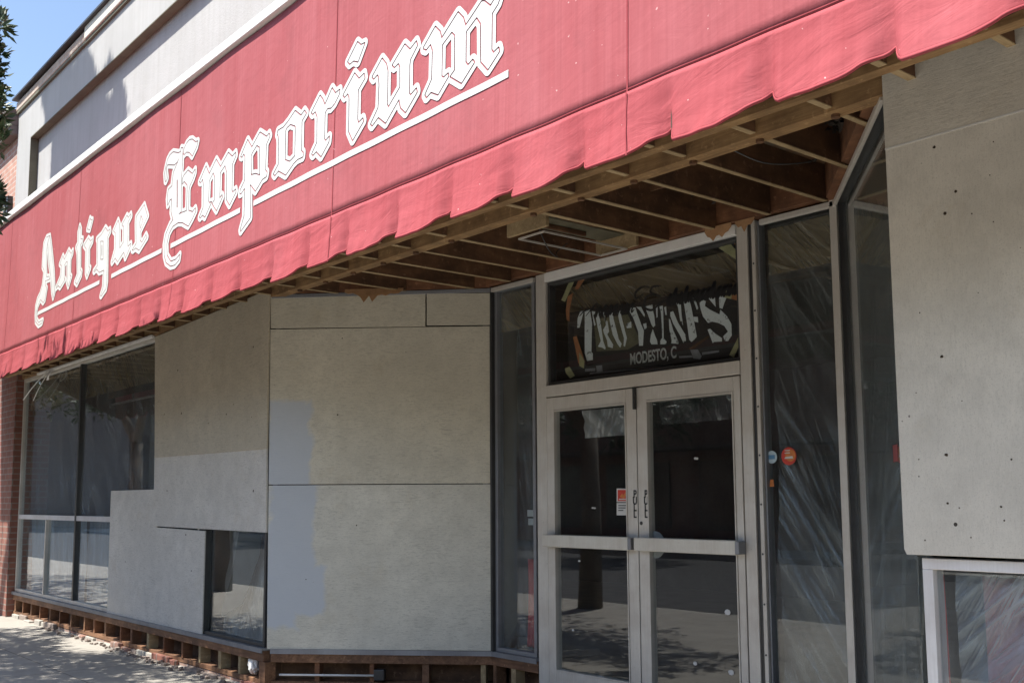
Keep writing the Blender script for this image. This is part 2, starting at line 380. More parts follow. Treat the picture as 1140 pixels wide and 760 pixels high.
# roof and body behind
inB(MB().box(XL, XR, YF+.41, YF+9, 6.2, 6.4)).build('roof', deck_dark, B)
inr = MB()
inr.box(XL, XR, YF+8.8, YF+9, 0, 6.2); inr.box(XL, XL+.1, YF+.4, YF+8.8, 0, 6.2); inr.box(XR-.1, XR, YF+.4, YF+8.8, 0, 6.2)
inB(inr).build('interior_wall', dark_in, B)
inB(bx(XL+.1, XR-.1, YB+.12, YF+8.8, .0, .05)).build('interior_floor', dark_floor, B)
# display platforms behind the glass left and right of the entry
pf = MB(); pf.flat([(XL+.15, YF+.16), (C1[0]+.06, YF+.16), (C2[0]+.08, YB+.13), (C2[0]+.3, YB+.8), (XL+.15, YB+.8)], .24, .29)
pf.flat([(C4[0]+.07, YF+.16), (XR-.2, YF+.16), (XR-.2, YB+.8), (C3[0]+.07, YB+.14)], .24, .29)
inB(pf).build('display_platform', dark_floor, B)
bk = MB(); bk.box(XL+.2, C2[0]-.5, YB+.85, YB+.9, .05, 2.9); bk.box(C3[0]+.3, XR-.2, YB+1.1, YB+1.15, .05, 2.9)
inB(bk).build('display_back_wall', dark_in, B)
inB(bx(XL+.1, XR-.1, YF+.45, YF+8.8, 3.28, 3.32)).build('interior_ceiling', dark_in, B)

# bulkhead (bare stud wall under the display windows)
def bulk(fr, u0, u1, studs, e0=0, e1=0, sill=.11):
    M = fr.M()
    def P(mb, name, mat, bv=0):
        mb.v = [tuple(M @ Vector(v)) for v in mb.v]; inB(mb).build(name, mat, B, bevel=bv)
    P(MB().box(u0-e0, u1+e1, -.035, .10, ZS-.012, ZS+.006).box(u0-e0, u1+e1, -.035, -.03, ZS-.03, ZS-.012), 'sill_flashing', alu_d)
    P(bx(u0, u1, -.02, .12, ZS-.095, ZS-.013), 'top_plate', old_wood, .003)
    P(bx(u0, u1, -.005, .12, .035, .075), 'bottom_plate', old_wood, .003)
    for s_ in studs:
        s_ += random.uniform(-.035, .035) if fr is FF else 0; j = random.uniform(-.015, .015); wd = random.choice((.017, .019, .026))
        P(bx(s_-wd, s_+wd, -.006+j*.5, .09+j, .075, ZS-.095), 'stud', random.choice((old_wood, joist_wood, plate_wood)), .002)
    P(bx(u0+.01, u1-.01, .135, .15, .03, ZS-.02), 'back_sheathing', brown_deck)
    P(bx(u0, u1, .0, .13, -.02, .030), 'footing', brick_broken, .004)
    x_ = u0
    while x_ < u1-.1:
        ln = random.uniform(.1, .42); x2 = min(u1, x_+ln); hh = random.choice((.02, .03, .045, .06))
        if random.random() < .75: P(bx(x_, x2-.006, -random.uniform(.03, .075), -.001 if hh < .034 else -.0065, -.02, hh), 'footing_block', random.choice((brick_broken, brick, rubble, kerb)), .007)
        x_ = x2
st = [-14.3, -13.97, -13.61, -13.25, -12.89, -12.53, -12.1, -11.65, -11.36, -10.99, -10.56, -10.23, -9.83, -9.44, -9.04, -8.66, -8.26, -7.87]
bulk(FF, PIL, C1[0], st)
inB(bx(C1[0]-.07, C1[0]+.03, YF-.02, YF+.07, .0, ZS-.095)).build('corner_post', old_wood, B, bevel=.003)
bulk(F2, .045, F2.L, [F2.at(x, 745)[0] for x in (353, 414, 474, 538)])
bulk(FB, C2[0], -5.67, [FB.at(x, 745)[0] for x in (551, 573)])
bulk(FB, -3.68, C3[0], [-3.45])
bulk(F4, .0, F4.L, [.3, .7, 1.1, 1.5])
bulk(FF, C4[0], XR, [-1.75, -1.35, -.95, -.5, -.1, .3, .7, 1.1, 1.5])
# conduit and clamp in the opening of the slanting wall
def tube_obj(name, pts, r_, mat, par=None, k=8, loc=None):
    return MB().tube(pts, r_, k).build(name, mat, par, smooth=True)
a = F2.at(312, 750, .0); b = F2.at(420, 751, .0)
M2 = F2.M(); iB = Matrix.Translation((0, -YF, 0))
tube_obj('pipe', [iB @ M2 @ Vector((a[0], -.02, a[1])), iB @ M2 @ Vector((b[0], -.02, b[1]))], .008, white_pl, B)
inB_ = bx(b[0]-.02, b[0]+.06, -.035, .03, b[1]-.035, b[1]+.045); inB_.v = [tuple(M2 @ Vector(v)) for v in inB_.v]
inB(inB_).build('pipe_clamp', steel_d, B, bevel=.006)

# rubble along the foot
for i in range(110):
    x = random.choice((-12.4, -11.2, -10.4, -9.6, -9.1, -8.3))+random.gauss(0, .25); y = YF-.06-abs(random.gauss(0, .04)); r_ = random.uniform(.006, .026)
    if i == 0: rb = MB()
    n0 = len(rb.v)
    for k in range(8):
        dx, dy, dz = ((k & 1)*2-1), ((k >> 1 & 1)*2-1), (k >> 2 & 1)
        rb.v.append((x+dx*r_*random.uniform(.6, 1.1), y+dy*r_*random.uniform(.5, 1), .002+dz*r_*random.uniform(.6, 1.2)))
    rb.f += [tuple(n0+q for q in f) for f in [(0, 2, 3, 1), (4, 5, 7, 6), (0, 1, 5, 4), (2, 6, 7, 3), (0, 4, 6, 2), (1, 3, 7, 5)]]
tag(rb.build('mortar_rubble', rubble, bevel=.004), 'crumbs of broken mortar and brick strewn along the foot of the wall', 'rubble', kind='stuff')

# ------------------------------------------------------------------ recess ceiling framing
def part(mb, name, mat, bv=0, sm=False): return inB(mb).build(name, mat, B, bevel=bv, smooth=sm)
part(MB().flat([(XL+.1, 2.60), (XR-.1, 2.60), (XR-.1, YF+.41), (C3[0]+1, YF+.41), (C3[0]+.25, YB+.2), (C2[0]-.25, YB+.2), (C1[0]-.3, YF+.41), (XL+.1, YF+.41)], 3.235, 3.25), 'soffit_deck', stained_deck)
for y0, y1, z0 in ((YF-.025, YF+.06, 3.022), (3.50, 3.56, 3.028)):
    part(bx(PIL, XR-.2, y0, y1, z0, 3.13), 'beam', beam_wood, .004)
jx = [-2.401+.39*k for k in range(4)] + [-2.401-.388*k for k in range(1, 31)]
for x in jx:
    if abs(x+4.71) < .1: continue
    # how far in the joist runs before the slanting walls stop it
    if x < C1[0] or x > C4[0]: ye = YF+.1
    elif x < C2[0]: ye = YF+(x-C1[0])*(YB-YF)/(C2[0]-C1[0])-.03
    elif x > C3[0]: ye = YF+(C4[0]-x)*(YB-YF)/(C4[0]-C3[0])-.03
    else: ye = YB-.07
    wd = random.uniform(.012, .016); jj = random.uniform(-.01, .01)
    def jst(y0, y1, zb):
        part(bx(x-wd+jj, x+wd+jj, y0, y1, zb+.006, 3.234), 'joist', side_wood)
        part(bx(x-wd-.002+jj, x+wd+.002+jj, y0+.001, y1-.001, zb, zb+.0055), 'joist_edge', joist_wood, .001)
    if ye > YF+.12: jst(YF+.062, ye, 3.035+random.uniform(-.004, .004))
    jst(3.042, 3.498, 3.036); jst(2.66, 2.978, 3.036); jst(3.562, YF-.027, 3.038)
    part(MB().tube([(x+.01, YF+.018, 3.008), (x+.01, YF+.018, 3.03)], .019, 10), 'joist_hanger', side_wood)
# wall top plates round the recess
def along(fr, mb):
    M = fr.M(); mb.v = [tuple(M @ Vector(v)) for v in mb.v]; return mb
part(along(F2, bx(0, F2.L, -.03, .11, 3.045, 3.234)), 'wall_plate', plate_wood, .003)
part(bx(C2[0], C3[0], YB-.065, YB+.1, 3.055, 3.234), 'wall_plate', plate_wood, .003)
part(along(F4, bx(0, F4.L-.08, -.06, .1, 3.045, 3.234)), 'wall_plate', plate_wood, .003)
# slack wires, torn paper and dark debris in the bays
def wire(pts, r_=.004, mat=None):
    P = [Vector(p) for p in pts]; out = []
    for i in range(len(P)-1):
        for k in range(6):
            q = k/6; p0 = P[max(i-1, 0)]; p1 = P[i]; p2 = P[i+1]; p3 = P[min(i+2, len(P)-1)]
            out.append(.5*((2*p1)+(-p0+p2)*q+(2*p0-5*p1+4*p2-p3)*q*q+(-p0+3*p1-3*p2+p3)*q**3))
    out.append(P[-1]); return MB().tube(out, r_, 6)
part(wire([(-4.83, 4.2, 3.2), (-4.80, 4.28, 3.0), (-4.86, 4.42, 2.965), (-4.95, 4.5, 3.03), (-4.98, 4.62, 3.11)]), 'wire', steel_d, 0, True)
part(wire([(-3.1, 3.95, 3.11), (-3.0, 4.1, 3.04), (-2.9, 4.3, 3.06), (-2.88, 4.4, 3.12)]), 'wire', steel_d, 0, True)
random.seed(21)
def blob(cx, cy, cz, sx, sy, sz, n, mb):
    for i in range(n):
        x = cx+random.gauss(0, sx); y = cy+random.gauss(0, sy); z = cz-abs(random.gauss(0, sz)); r_ = random.uniform(.015, .05)
        a = [Vector((x, y, z))+Vector((random.uniform(-1, 1), random.uniform(-1, 1), random.uniform(-.7, .7)))*r_ for _ in range(4)]
        mb.add(a, [(0, 1, 2), (0, 2, 3), (1, 3, 2), (0, 3, 1)])
    return mb
dk = MB()
for cx_, cy_ in ((-3.0, 4.65), (-3.35, 4.75), (-3.7, 4.8), (-4.15, 4.72), (-4.5, 4.75), (-2.72, 4.3), (-2.6, 4.0), (-3.0, 3.3), (-3.9, 3.3), (-4.9, 3.3), (-5.8, 3.35), (-6.6, 3.9), (-6.9, 3.85)):
    blob(cx_, cy_, 3.22, .09, .07, .02, 26, dk)
tag(part(dk, 'torn_insulation', m_simple('dark_insulation', (.045, .035, .028), .95, 0, .6, 20)), kind='stuff')
for y0, y1 in ((4.06, 4.085), (4.835, 4.86)):
    part(bx(-4.93, -4.56, y0, y1, 3.05, 3.2), 'cross_block', joist_wood, .002)
part(along(W0, MB().box(-3.95, -3.6, 4.3, 4.32, 3.16, 3.2)), 'cross_block', side_wood, .002)
tp = MB()
def tear(mb, pts, n, dz, dn):
    # ragged strip of torn board hanging from an edge
    p0, p1 = Vector(pts[0]), Vector(pts[1]); m = (p0+p1)/2
    prev = None; top = []; bot = []
    for i in range(n+1):
        t_ = i/n; p = p0.lerp(p1, t_); top.append(p); h = dz*(.25+.75*math.sin(math.pi*t_))*random.uniform(.45, 1.1)
        bot.append(p+Vector((0, 0, -h))+Vector(dn)*h)
    vs = top+bot; N = n+1
    mb.add(vs, [(i, i+1, N+i+1, N+i) for i in range(n)])
tear(tp, [(-6.95, 4.1, 3.05), (-6.62, 4.42, 3.05)], 14, .12, (.2, -.3, 0))
kraft = m_simple('torn_kraft_paper', (.42, .24, .12), .85, 0, .3, 12)
inB(tp).build('torn_paper', kraft, B, solid=.004)
tp = MB(); tear(tp, [(-4.02, YB-.08, 3.05), (-3.82, YB-.08, 3.05)], 9, .1, (0, -.1, 0)); tear(tp, [(-3.80, YB-.07, 3.05), (-3.66, YB-.07, 3.05)], 6, .07, (0, -.1, 0))
inB(tp).build('torn_paper', kraft, B, solid=.004)

# light fixture rim left in the ceiling
lf = thing('light_fixture', 'gutted rectangular ceiling light with a thin white rim among the joists', 'light fixture', (-4.745, 4.46, 3.03))
for a_ in ((-.122, -.114, -.36, .36), (.114, .122, -.36, .36)): bx(a_[0], a_[1], a_[2], a_[3], -.001, .010).build('rim', alu, lf)
for a_ in ((-.113, .113, -.36, -.352), (-.113, .113, .352, .36)): bx(a_[0], a_[1], a_[2], a_[3], -.001, .010).build('rim', alu, lf)
bx(-.11, .11, -.35, .35, .10, .104).build('reflector_pan', m_simple('tarnished_pan', (.13, .12, .08), .6, .2, .5, 9), lf)
bx(-.012, .012, -.3, .1, .07, .099).build('ballast', side_wood, lf, bevel=.004)

# ------------------------------------------------------------------ windows (building > window > frame, mullion, pane)
def window(fr, u0, u1, z0, z1, frame=.035, mull=(), bars=(), mat=alu, gl=glass, d=.03, label=None, depth=.06, rails=True, fl=True, frr=True):
    M = iB @ fr.M()
    e = bpy.data.objects.new('window', None); COL.objects.link(e); e.parent = B; e.location = M.translation; e.rotation_euler = (0, 0, fr.a); e.empty_display_size = .1
    if label: e['label'] = label
    fm = MB()
    if fl: fm.box(u0, u0+frame, d-.03, d+depth-.03, z0+frame, z1-frame)
    if frr: fm.box(u1-frame, u1, d-.03, d+depth-.03, z0+frame, z1-frame)
    fm.box(u0, u1, d-.03, d+depth-.03, z0, z0+frame); fm.box(u0, u1, d-.03, d+depth-.03, z1-frame, z1)
    fm.build('frame', mat, e, bevel=.003)
    for mu, mw, mm, za, zb in mull: bx(mu-mw/2, mu+mw/2, d-.034, d+.025, max(za, z0+frame), min(zb, z1-frame)).build('mullion', mm, e, bevel=.002)
    for bz, bh, mm, ua, ub in bars: bx(max(ua, u0+frame), min(ub, u1-frame), d-.028, d+.02, bz-bh/2, bz+bh/2).build('transom_bar', mm, e, bevel=.002)
    bx(u0+frame*.6, u1-frame*.6, d-.003, d+.003, z0+frame*.6, z1-frame*.6).build('pane', gl, e)
    return e
zb = FF.at(60, 576)[1]
mA = FF.at(87, 500)[0]
wL = window(FF, PIL+.01, -8.75, ZS+.006, ZT+.02, .04,
       mull=[(mA, .05, steel_d, 0, 9), (FF.at(49.5, 620)[0], .035, alu, 0, zb-.03), (-9.78, .05, steel_d, 0, 9)],
       bars=[(zb, .055, alu_w, -15, -10.0)], gl=glass_dirty, label='long display window at the far left, partly boarded')
wS = window(FF, -8.65, C1[0]-.03, ZS+.006, ZT+.02, .03, mat=steel_d, label='display window behind the plywood at the slanting corner')
inB(bx(-8.75, -8.65, YF+.0, YF+.05, ZS+.006, ZT+.02)).build('window_post', steel_d, B)
# slanting wall behind the plywood
w2 = window(F2, .03, F2.L-.04, ZS+.006, ZT+.04, .035, mat=alu_d)
w3 = window(FB, C2[0]+.025, -5.70, ZS+.006, ZT+.04, .03, mat=alu_d, gl=glass_dirty, label='narrow sidelight left of the doors')
inB(bx(C2[0]-.03, C2[0]+.024, YB-.03, YB+.03, ZS, ZT+.05)).build('corner_mullion', steel_d, B, bevel=.003)
w4 = window(FB, -3.698, C3[0]-.03, ZS+.006, ZT+.04, .012, mat=alu_d, gl=glass, label='tall sidelight right of the doors with two round stickers')
inB(bx(C3[0]-.026, C3[0]+.02, YB-.03, YB+.03, ZS, ZT+.05)).build('corner_mullion', alu, B, bevel=.004)
w5 = window(F4, .012, F4.L+.03, ZS+.006, ZT+.04, .012, mat=steel_d, d=.03, frr=False, gl=glass_dirty, label='slanting side window right of the entrance')
uR = FF.at(1027, 640)[0]
w6 = window(FF, uR, 1.4, ZS+.006, FF.at(1040, 621)[1], .042, mat=alu_w, gl=glass_dirty, depth=.08, label='low display window below the right-hand plywood')
w7 = window(FF, C4[0]+.02, 1.4, 1.25, ZT+.04, .05, mat=steel_d)
window(FF, 1.45, 4.8, ZS+.006, ZT+.04, .06, mat=alu)
# bright head channel round the recess
part(along(F4, bx(0.0, F4.L, -.022, -.002, 3.006, 3.034)), 'head_channel', alu, .003)
part(bx(-3.66, C3[0], YB-.03, YB-.002, 3.008, 3.04), 'head_channel', alu, .003)
part(along(F2, bx(0, F2.L, -.03, -.002, 3.01, 3.04)), 'head_channel', alu_d, .003)
part(bx(C2[0], -5.68, YB-.03, YB-.002, 3.008, 3.04), 'head_channel', alu, .003)

# ------------------------------------------------------------------ entrance: frame, transom, doors
ef = MB(); DJ0, DJ1 = FB.at(600, 520)[0], FB.at(611, 520)[0]; EJ0, EJ1 = -3.835, -3.70
part(MB().box(DJ0, DJ1, YB-.018, YB+.06, .0, 3.05), 'door_jamb', alu, .004)
part(MB().box(EJ0, EJ0+.078, YB-.018, YB+.06, .0, 3.05), 'door_jamb', alu, .004)
part(MB().box(EJ0+.079, EJ0+.105, YB-.006, YB+.05, .0, 3.05), 'door_jamb', steel_d)
part(MB().box(EJ0+.108, EJ1, YB-.02, YB+.06, .0, 3.05), 'door_jamb', alu, .004)
scr = MB()
for z in [.55+.28*k for k in range(9)]: part(MB().tube([(EJ0+.121, YB-.0225, z), (EJ0+.121, YB-.019, z)], .006, 8), 'screw', steel_d)
ZH0, ZH1 = 2.15, 2.232
part(bx(DJ1, EJ0, YB-.026, YB+.05, ZH0, ZH1), 'door_header', alu, .004)
part(bx(DJ1, EJ0, YB-.03, YB+.05, 2.985, 3.05), 'transom_head', white_strip, .004)
tw = window(FB, DJ1+.003, EJ0-.003, ZH1+.002, 2.982, .022, mat=steel_d, gl=glass_d, label='transom window over the doors with peeling tape in its corners')
Lx0, Lx1, Rx0, Rx1 = DJ1+.006, FB.at(712, 520)[0]-.004, FB.at(712, 520)[0]+.004, EJ0-.006
dl = FB.at(721, 0)[0]-FB.at(712, 0)[0]
def door(x0, x1, gx0, gx1, zg, label, bar, flip):
    d = bpy.data.objects.new('door', None); COL.objects.link(d); d.parent = B; d.location = (0, YB-YF, 0); d['label'] = label; d.empty_display_size = .1
    z0, z1 = .04, ZH0-.008
    fm = MB(); fm.box(x0, gx0, -.022, .022, z0, z1); fm.box(gx1, x1, -.022, .022, z0, z1); fm.box(gx0, gx1, -.022, .022, zg, z1); fm.box(gx0, gx1, -.022, .022, z0, z0+.22)
    fm.build('leaf_frame', alu, d, bevel=.004)
    st_ = MB(); g = .008
    st_.box(gx0, gx0+g, -.028, .028, z0+.22, zg); st_.box(gx1-g, gx1, -.028, .028, z0+.22, zg); st_.box(gx0+g, gx1-g, -.028, .028, zg-g, zg); st_.box(gx0+g, gx1-g, -.028, .028, z0+.22, z0+.22+g)
    st_.build('glazing_bead', alu, d)
    bx(gx0+.004, gx1-.004, -.003, .003, z0+.222, zg-.004).build('pane', glass_d, d)
    b0, b1 = bar
    pb = MB().box(b0, b1, -.085, -.058, 1.10, 1.185); pb.build('push_bar', m_alu('push_bar_metal', (.7, .68, .61), .38, .3), d, bevel=.006)
    MB().box(b1-.004, b1+.026, -.088, -.02, 1.105, 1.18).build('bar_bracket', alu_d, d, bevel=.004); bx(b0+.002, b0+.02, -.057, -.022, 1.105, 1.18).build('bar_bracket', alu_d, d, bevel=.004)
    return d
gz = 2.05
dL = door(Lx0, Lx1, FB.at(619.5, 520)[0], FB.at(700.5, 520)[0], gz, 'left door leaf with red and white stickers on its glass', (Lx0+.01, Lx1-.03), 0)
dR = door(Rx0, Rx1, FB.at(723.4, 520)[0], FB.at(821, 520)[0], gz, 'right door leaf with a keyhole on its stile', (Rx0+.01, Rx1-.015), 1)
part(bx(Lx1+.001, Rx0-.001, YB-.015, YB+.01, .04, ZH0-.01), 'astragal', steel_d)
part(MB().box(Lx1+.0, Lx1+.014, YB-.052, YB-.028, 2.0, 2.145), 'hinge', steel_d, .002)
part(MB().box(Lx0-.003, EJ0, YB-.06, YB+.06, .02, .038), 'threshold', alu_d, .004)
tag(MB().flat([(C1[0]+.2, YF-.0), (C4[0]-.1, YF-.0), (C3[0]+.02, YB-.0), (C2[0], YB-.0)], -.1, .012).build('entry_floor', conc), kind='structure')
def disc(mb, x, z, y, r_, k=24, ex=1):
    mb.prism([(x+r_*math.cos(2*math.pi*i/k)*ex, z+r_*math.sin(2*math.pi*i/k)) for i in range(k)], y-.0015, y); return mb
# keyhole, half-moon dust mark, decals on the doors
uk, zk = FB.at(716.8, 582)
disc(MB(), uk, zk, -.024, .012).build('keyhole', steel_d, dR)
paper = m_simple('paper_white', (.6, .6, .58), .7, 0, .06)
s_red = m_simple('sticker_red', (.55, .05, .03), .5, 0, .2, 30)
s_blue = m_simple('sticker_blue', (.1, .25, .42), .5, 0, .3, 40)
s_org = m_simple('sticker_orange', (.6, .2, .05), .5, 0, .3, 40)
def uz(fr, px, py, d): return fr.at(px, py, d)
def rect_px(fr, x0, y0, x1, y1, d):
    a_ = fr.at(x0, y0, d); b_ = fr.at(x1, y0, d); c_ = fr.at(x1, y1, d); e_ = fr.at(x0, y1, d)
    return [a_, b_, c_, e_]
def decal(name, pts, mat, par, y, th=.001): return MB().prism(pts, y-th, y).build(name, mat, par)
decal('sticker', rect_px(FB, 686.6, 543.5, 701.5, 558.5, -.004), paper, dL, -.0035)
decal('sticker', rect_px(FB, 687.8, 545, 700.5, 557.4, -.005), s_red, dL, -.005)
decal('sticker', [FB.at(*p, -.007) for p in ((690, 552.5), (692.5, 549), (694, 551), (698.5, 545), (700, 546), (694.5, 555))], s_org, dL, -.0065)
decal('sticker', rect_px(FB, 689, 554.8, 698, 556, -.007), paper, dL, -.0065)
decal('sticker', rect_px(FB, 686.6, 559.6, 702, 573.2, -.004), paper, dL, -.0035)
for i, yy in enumerate((561.8, 564.4, 567.2)): decal('sticker_print', rect_px(FB, 688.5, yy, 699-i*2.5, yy+1.1, -.005), steel_d, dL, -.005)
decal('sticker', rect_px(FB, 656.5, 752, 671.5, 768, -.004), paper, dL, -.0035)
decal('sticker', rect_px(FB, 658.5, 753.5, 670, 762, -.005), s_blue, dL, -.005)
chip = MB()
for px, py in ((660, 565), (662, 565.3), (645, 624), (638, 701)): disc(chip, *FB.at(px, py, -.004), -.0035, .006, 8, 2)
chip.build('paint_fleck', paper, dL)
chip = MB()
for px, py, r_ in ((774, 510, .008), (776, 510.2, .008), (810, 681, .017), (774, 738, .012), (814, 748, .016)): disc(chip, *FB.at(px, py, -.004), -.0035, r_, 8, 1.3)
chip.build('paint_fleck', paper, dR)
u_, z_ = FB.at(733, 606, .02)
disc(MB(), u_-.02, z_, .012, .085, 28).build('lock_cover', m_simple('pale_disc', (.4, .42, .42), .5), dR)

def text_mesh(body, size, mat, name, par, M, ext=.0008, shear=0, sx=1, bold=0):
    c = bpy.data.curves.new(name, 'FONT'); c.body = body; c.size = size; c.extrude = ext; c.offset = bold; c.align_x = 'CENTER'; c.align_y = 'CENTER'; c.shear = shear
    o = bpy.data.objects.new(name, c); COL.objects.link(o); dg = bpy.context.evaluated_depsgraph_get(); dg.update()
    me = bpy.data.meshes.new_from_object(o.evaluated_get(dg)); bpy.data.objects.remove(o)
    me.transform(M @ Matrix.Diagonal((sx, 1, 1, 1))); me.materials.clear(); me.materials.append(mat)
    n = bpy.data.objects.new(name, me); COL.objects.link(n); n.parent = par; return n
RX = Matrix.Rotation(R(90), 4, 'X')
for px, d_ in ((707, dL), (719.3, dR)):
    for i, ch in enumerate('PULL'):
        u_, z_ = FB.at(px, 550+i*7.4, -.023)
        text_mesh(ch, .07, black, 'door_lettering', d_, Matrix.Translation((u_, -.0245, z_)) @ RX, sx=.8, bold=.0012)

# stickers on the right sidelight
def win_local(e): return e
zc = FB.at(858.5, 508.5, .02)
decm = MB(); disc(decm, zc[0], zc[1], .0265, .036, 28); decm.build('sticker', m_simple('sticker_pale', (.5, .62, .68), .5), w4)
decal('sticker', [(zc[0]-.022, zc[1]-.012), (zc[0]+.022, zc[1]-.012), (zc[0]+.022, zc[1]+.012), (zc[0]-.022, zc[1]+.012)], s_blue, w4, .0245)
text_mesh('BBB', .012, paper, 'sticker_print', w4, Matrix.Translation((zc[0], .0225, zc[1])) @ RX) if 0 else None
zc = FB.at(877.5, 507.5, .02)
decm = MB(); disc(decm, zc[0], zc[1], .0265, .05, 28); decm.build('sticker', s_red, w4)
decm = MB(); disc(decm, zc[0]+.012, zc[1]+.004, .0245, .034, 28); decm.build('sticker', s_org, w4)
decal('sticker', [(zc[0]-.028, zc[1]-.014), (zc[0]+.03, zc[1]-.014), (zc[0]+.026, zc[1]+.0), (zc[0]-.02, zc[1]-.004)], paper, w4, .0225)
for dz in (.03, .016): decal('sticker', [(zc[0]-.024, zc[1]+dz), (zc[0]+.01, zc[1]+dz), (zc[0]+.01, zc[1]+dz+.005), (zc[0]-.024, zc[1]+dz+.005)], paper, w4, .0225)
zc = FB.at(858.5, 537.5, .02); decal('sticker', [(zc[0]-.015, zc[1]-.02), (zc[0]+.015, zc[1]-.02), (zc[0]+.012, zc[1]+.02), (zc[0]-.01, zc[1]+.02)], s_org, w4, .0265)
zc = F4.at(996, 504, .02)
decal('sticker', [(zc[0]-.07, zc[1]-.035), (zc[0]+.03, zc[1]-.035), (zc[0]+.03, zc[1]+.035), (zc[0]-.07, zc[1]+.035)], m_simple('faded_red_sticker', (.25, .06, .06), .6), w5, .0265)

# tape scraps in the transom
tape_y = m_simple('yellow_tape', (.4, .38, .2), .7, 0, .2, 20); tape_o = m_simple('orange_tape', (.42, .17, .07), .7, 0, .25, 20)
def tape(pts, mat, y=.062): 
    decal('tape_scrap', [FB.at(*p, y) for p in pts], mat, tw, y)
tape(((625, 334), (634, 313), (640, 312), (629, 336)), tape_y); tape(((640, 322), (645, 309), (652, 309), (644, 322)), tape_o)
tape(((630, 345), (632, 330), (638, 326), (634, 346), (634, 358), (631, 356)), tape_o, .064)
tape(((638, 375), (642, 374), (651, 402), (648, 408), (644, 404)), tape_o); tape(((645, 392), (651, 402), (650, 410), (645, 407)), tape_y, .059)
tape(((629, 410), (634, 408), (640, 418), (635, 421), (630, 415)), tape_y)
tape(((800, 276), (812, 270), (825, 285), (825, 293), (818, 288)), tape_y, .066); tape(((816, 268), (826, 264), (826, 282), (820, 276)), tape_o, .068)
tape(((813, 325), (826, 330), (826, 336), (812, 332)), tape_o); tape(((812, 395), (824, 371), (827, 375), (817, 398)), tape_y)
tape(((806, 322), (815, 326), (814, 333), (806, 331)), tape_y, .060)

# black brush script "Emporium" left on the transom glass
def ribbon(mb, pts, wd, fr, y):
    wd *= 1.35
    q = [fr.at(*p, y) for p in pts]; o = []
    for i in range(len(q)-1):
        for k in range(5):
            t_ = k/5; p0, p1, p2, p3 = [Vector(q[max(min(j, len(q)-1), 0)]) for j in (i-1, i, i+1, i+2)]
            o.append(.5*((2*p1)+(-p0+p2)*t_+(2*p0-5*p1+4*p2-p3)*t_*t_+(-p0+3*p1-3*p2+p3)*t_**3))
    o.append(Vector(q[-1])); vs = []
    for i, p in enumerate(o):
        t_ = (o[min(i+1, len(o)-1)]-o[max(i-1, 0)]); t_ = t_.normalized() if t_.length else Vector((1, 0)); nn = Vector((-t_.y, t_.x))*wd*(.4+.6*math.sin(math.pi*(i+.5)/len(o)))
        vs += [(p.x+nn.x, y, p.y+nn.y), (p.x-nn.x, y, p.y-nn.y)]
    mb.add(vs, [(2*i, 2*i+1, 2*i+3, 2*i+2) for i in range(len(o)-1)])
sc_ = MB(); yy = .0235
for pts, wd in ([((716, 327), (708, 332), (708, 325), (716, 319), (724, 320)), .006], [((736, 318), (727, 319), (724, 325), (731, 328)), .006], [((731, 328), (720, 330), (717, 341), (726, 345), (736, 336), (742, 334)), .006],
                [((645, 352), (652, 345), (662, 343)), .004], [((652, 352), (664, 338), (662, 352)), .004]):
    ribbon(sc_, pts, wd, FB, yy)
x = 742.0
for k in range(13):
    y0 = 337-(x-742)*.17; hgt = 15 if k in (1, 3, 8) else 9
    ribbon(sc_, [(x, y0+4), (x+1.5, y0-hgt*.4), (x+5, y0-hgt), (x+3.6, y0-hgt*.3), (x+2.6, y0+3), (x+5.6, y0-.5)], .0085, FB, yy); x += 6.1
x = 664.0
for k in range(7):
    y0 = 349-(x-664)*.1
    ribbon(sc_, [(x, y0+4), (x+2, y0-4), (x+5, y0-8), (x+3, y0+2), (x+6, y0-1)], .006, FB, yy); x += 6
sc_.build('glass_lettering', black, tw)

# ------------------------------------------------------------------ banner behind the transom
YN = .09
bn = fthing('gym_banner', 'sagging black banner with ragged white block letters behind the transom glass', 'banner', FB)
p_ = [FB.at(*q, YN) for q in ((632, 348), (700, 338), (760, 326), (812, 315), (822, 330), (824, 399), (760, 408), (680, 417), (634, 421))]
MB().prism(p_, YN, YN+.004).build('banner_cloth', m_simple('banner_black', (.02, .017, .017), .6, 0, .5, 6, .3), bn)
olive = m_simple('banner_olive', (.14, .13, .08), .7, 0, .4, 10)
ban_w = (lambda t: t.done(t.bsdf(t.mix(t.ramp(t.noise(t.coord(), 26, 4, .7), [(.34, 1), (.4, 0)]), (.78, .82, .84), (.08, .08, .08)), .6)))(NT('banner_print'))
def bl(org, s_, polys, mat=ban_w, y=YN-.003, name='letter'):
    for i, P in enumerate(polys): MB().prism([FB.at(org[0]+p[0]/s_, org[1]+p[1]/s_, y) for p in P], y-.001, y).build(name, mat, bn)
def multi(org, s_, polys, y=YN-.003, mat=ban_w):
    mb = MB()
    for i, P in enumerate(polys):
        yy = y-.0003*i; mb.prism([FB.at(org[0]+p[0]/s_, org[1]+p[1]/s_, yy) for p in P], yy-.001, yy)
    mb.build('letter', mat, bn)
bl((640, 330), 9.5, [[(200, 240), (560, 190), (700, 480), (560, 560), (230, 580)]], olive, YN-.0005, 'banner_shading')
multi((640, 330), 9.5, [[(25, 330), (30, 230), (60, 155), (95, 150), (70, 250), (48, 330)], [(105, 160), (160, 140), (168, 200), (182, 280), (175, 590), (190, 600), (190, 670), (130, 680), (105, 600)], [(180, 155), (225, 160), (195, 200), (220, 300), (205, 310)]])
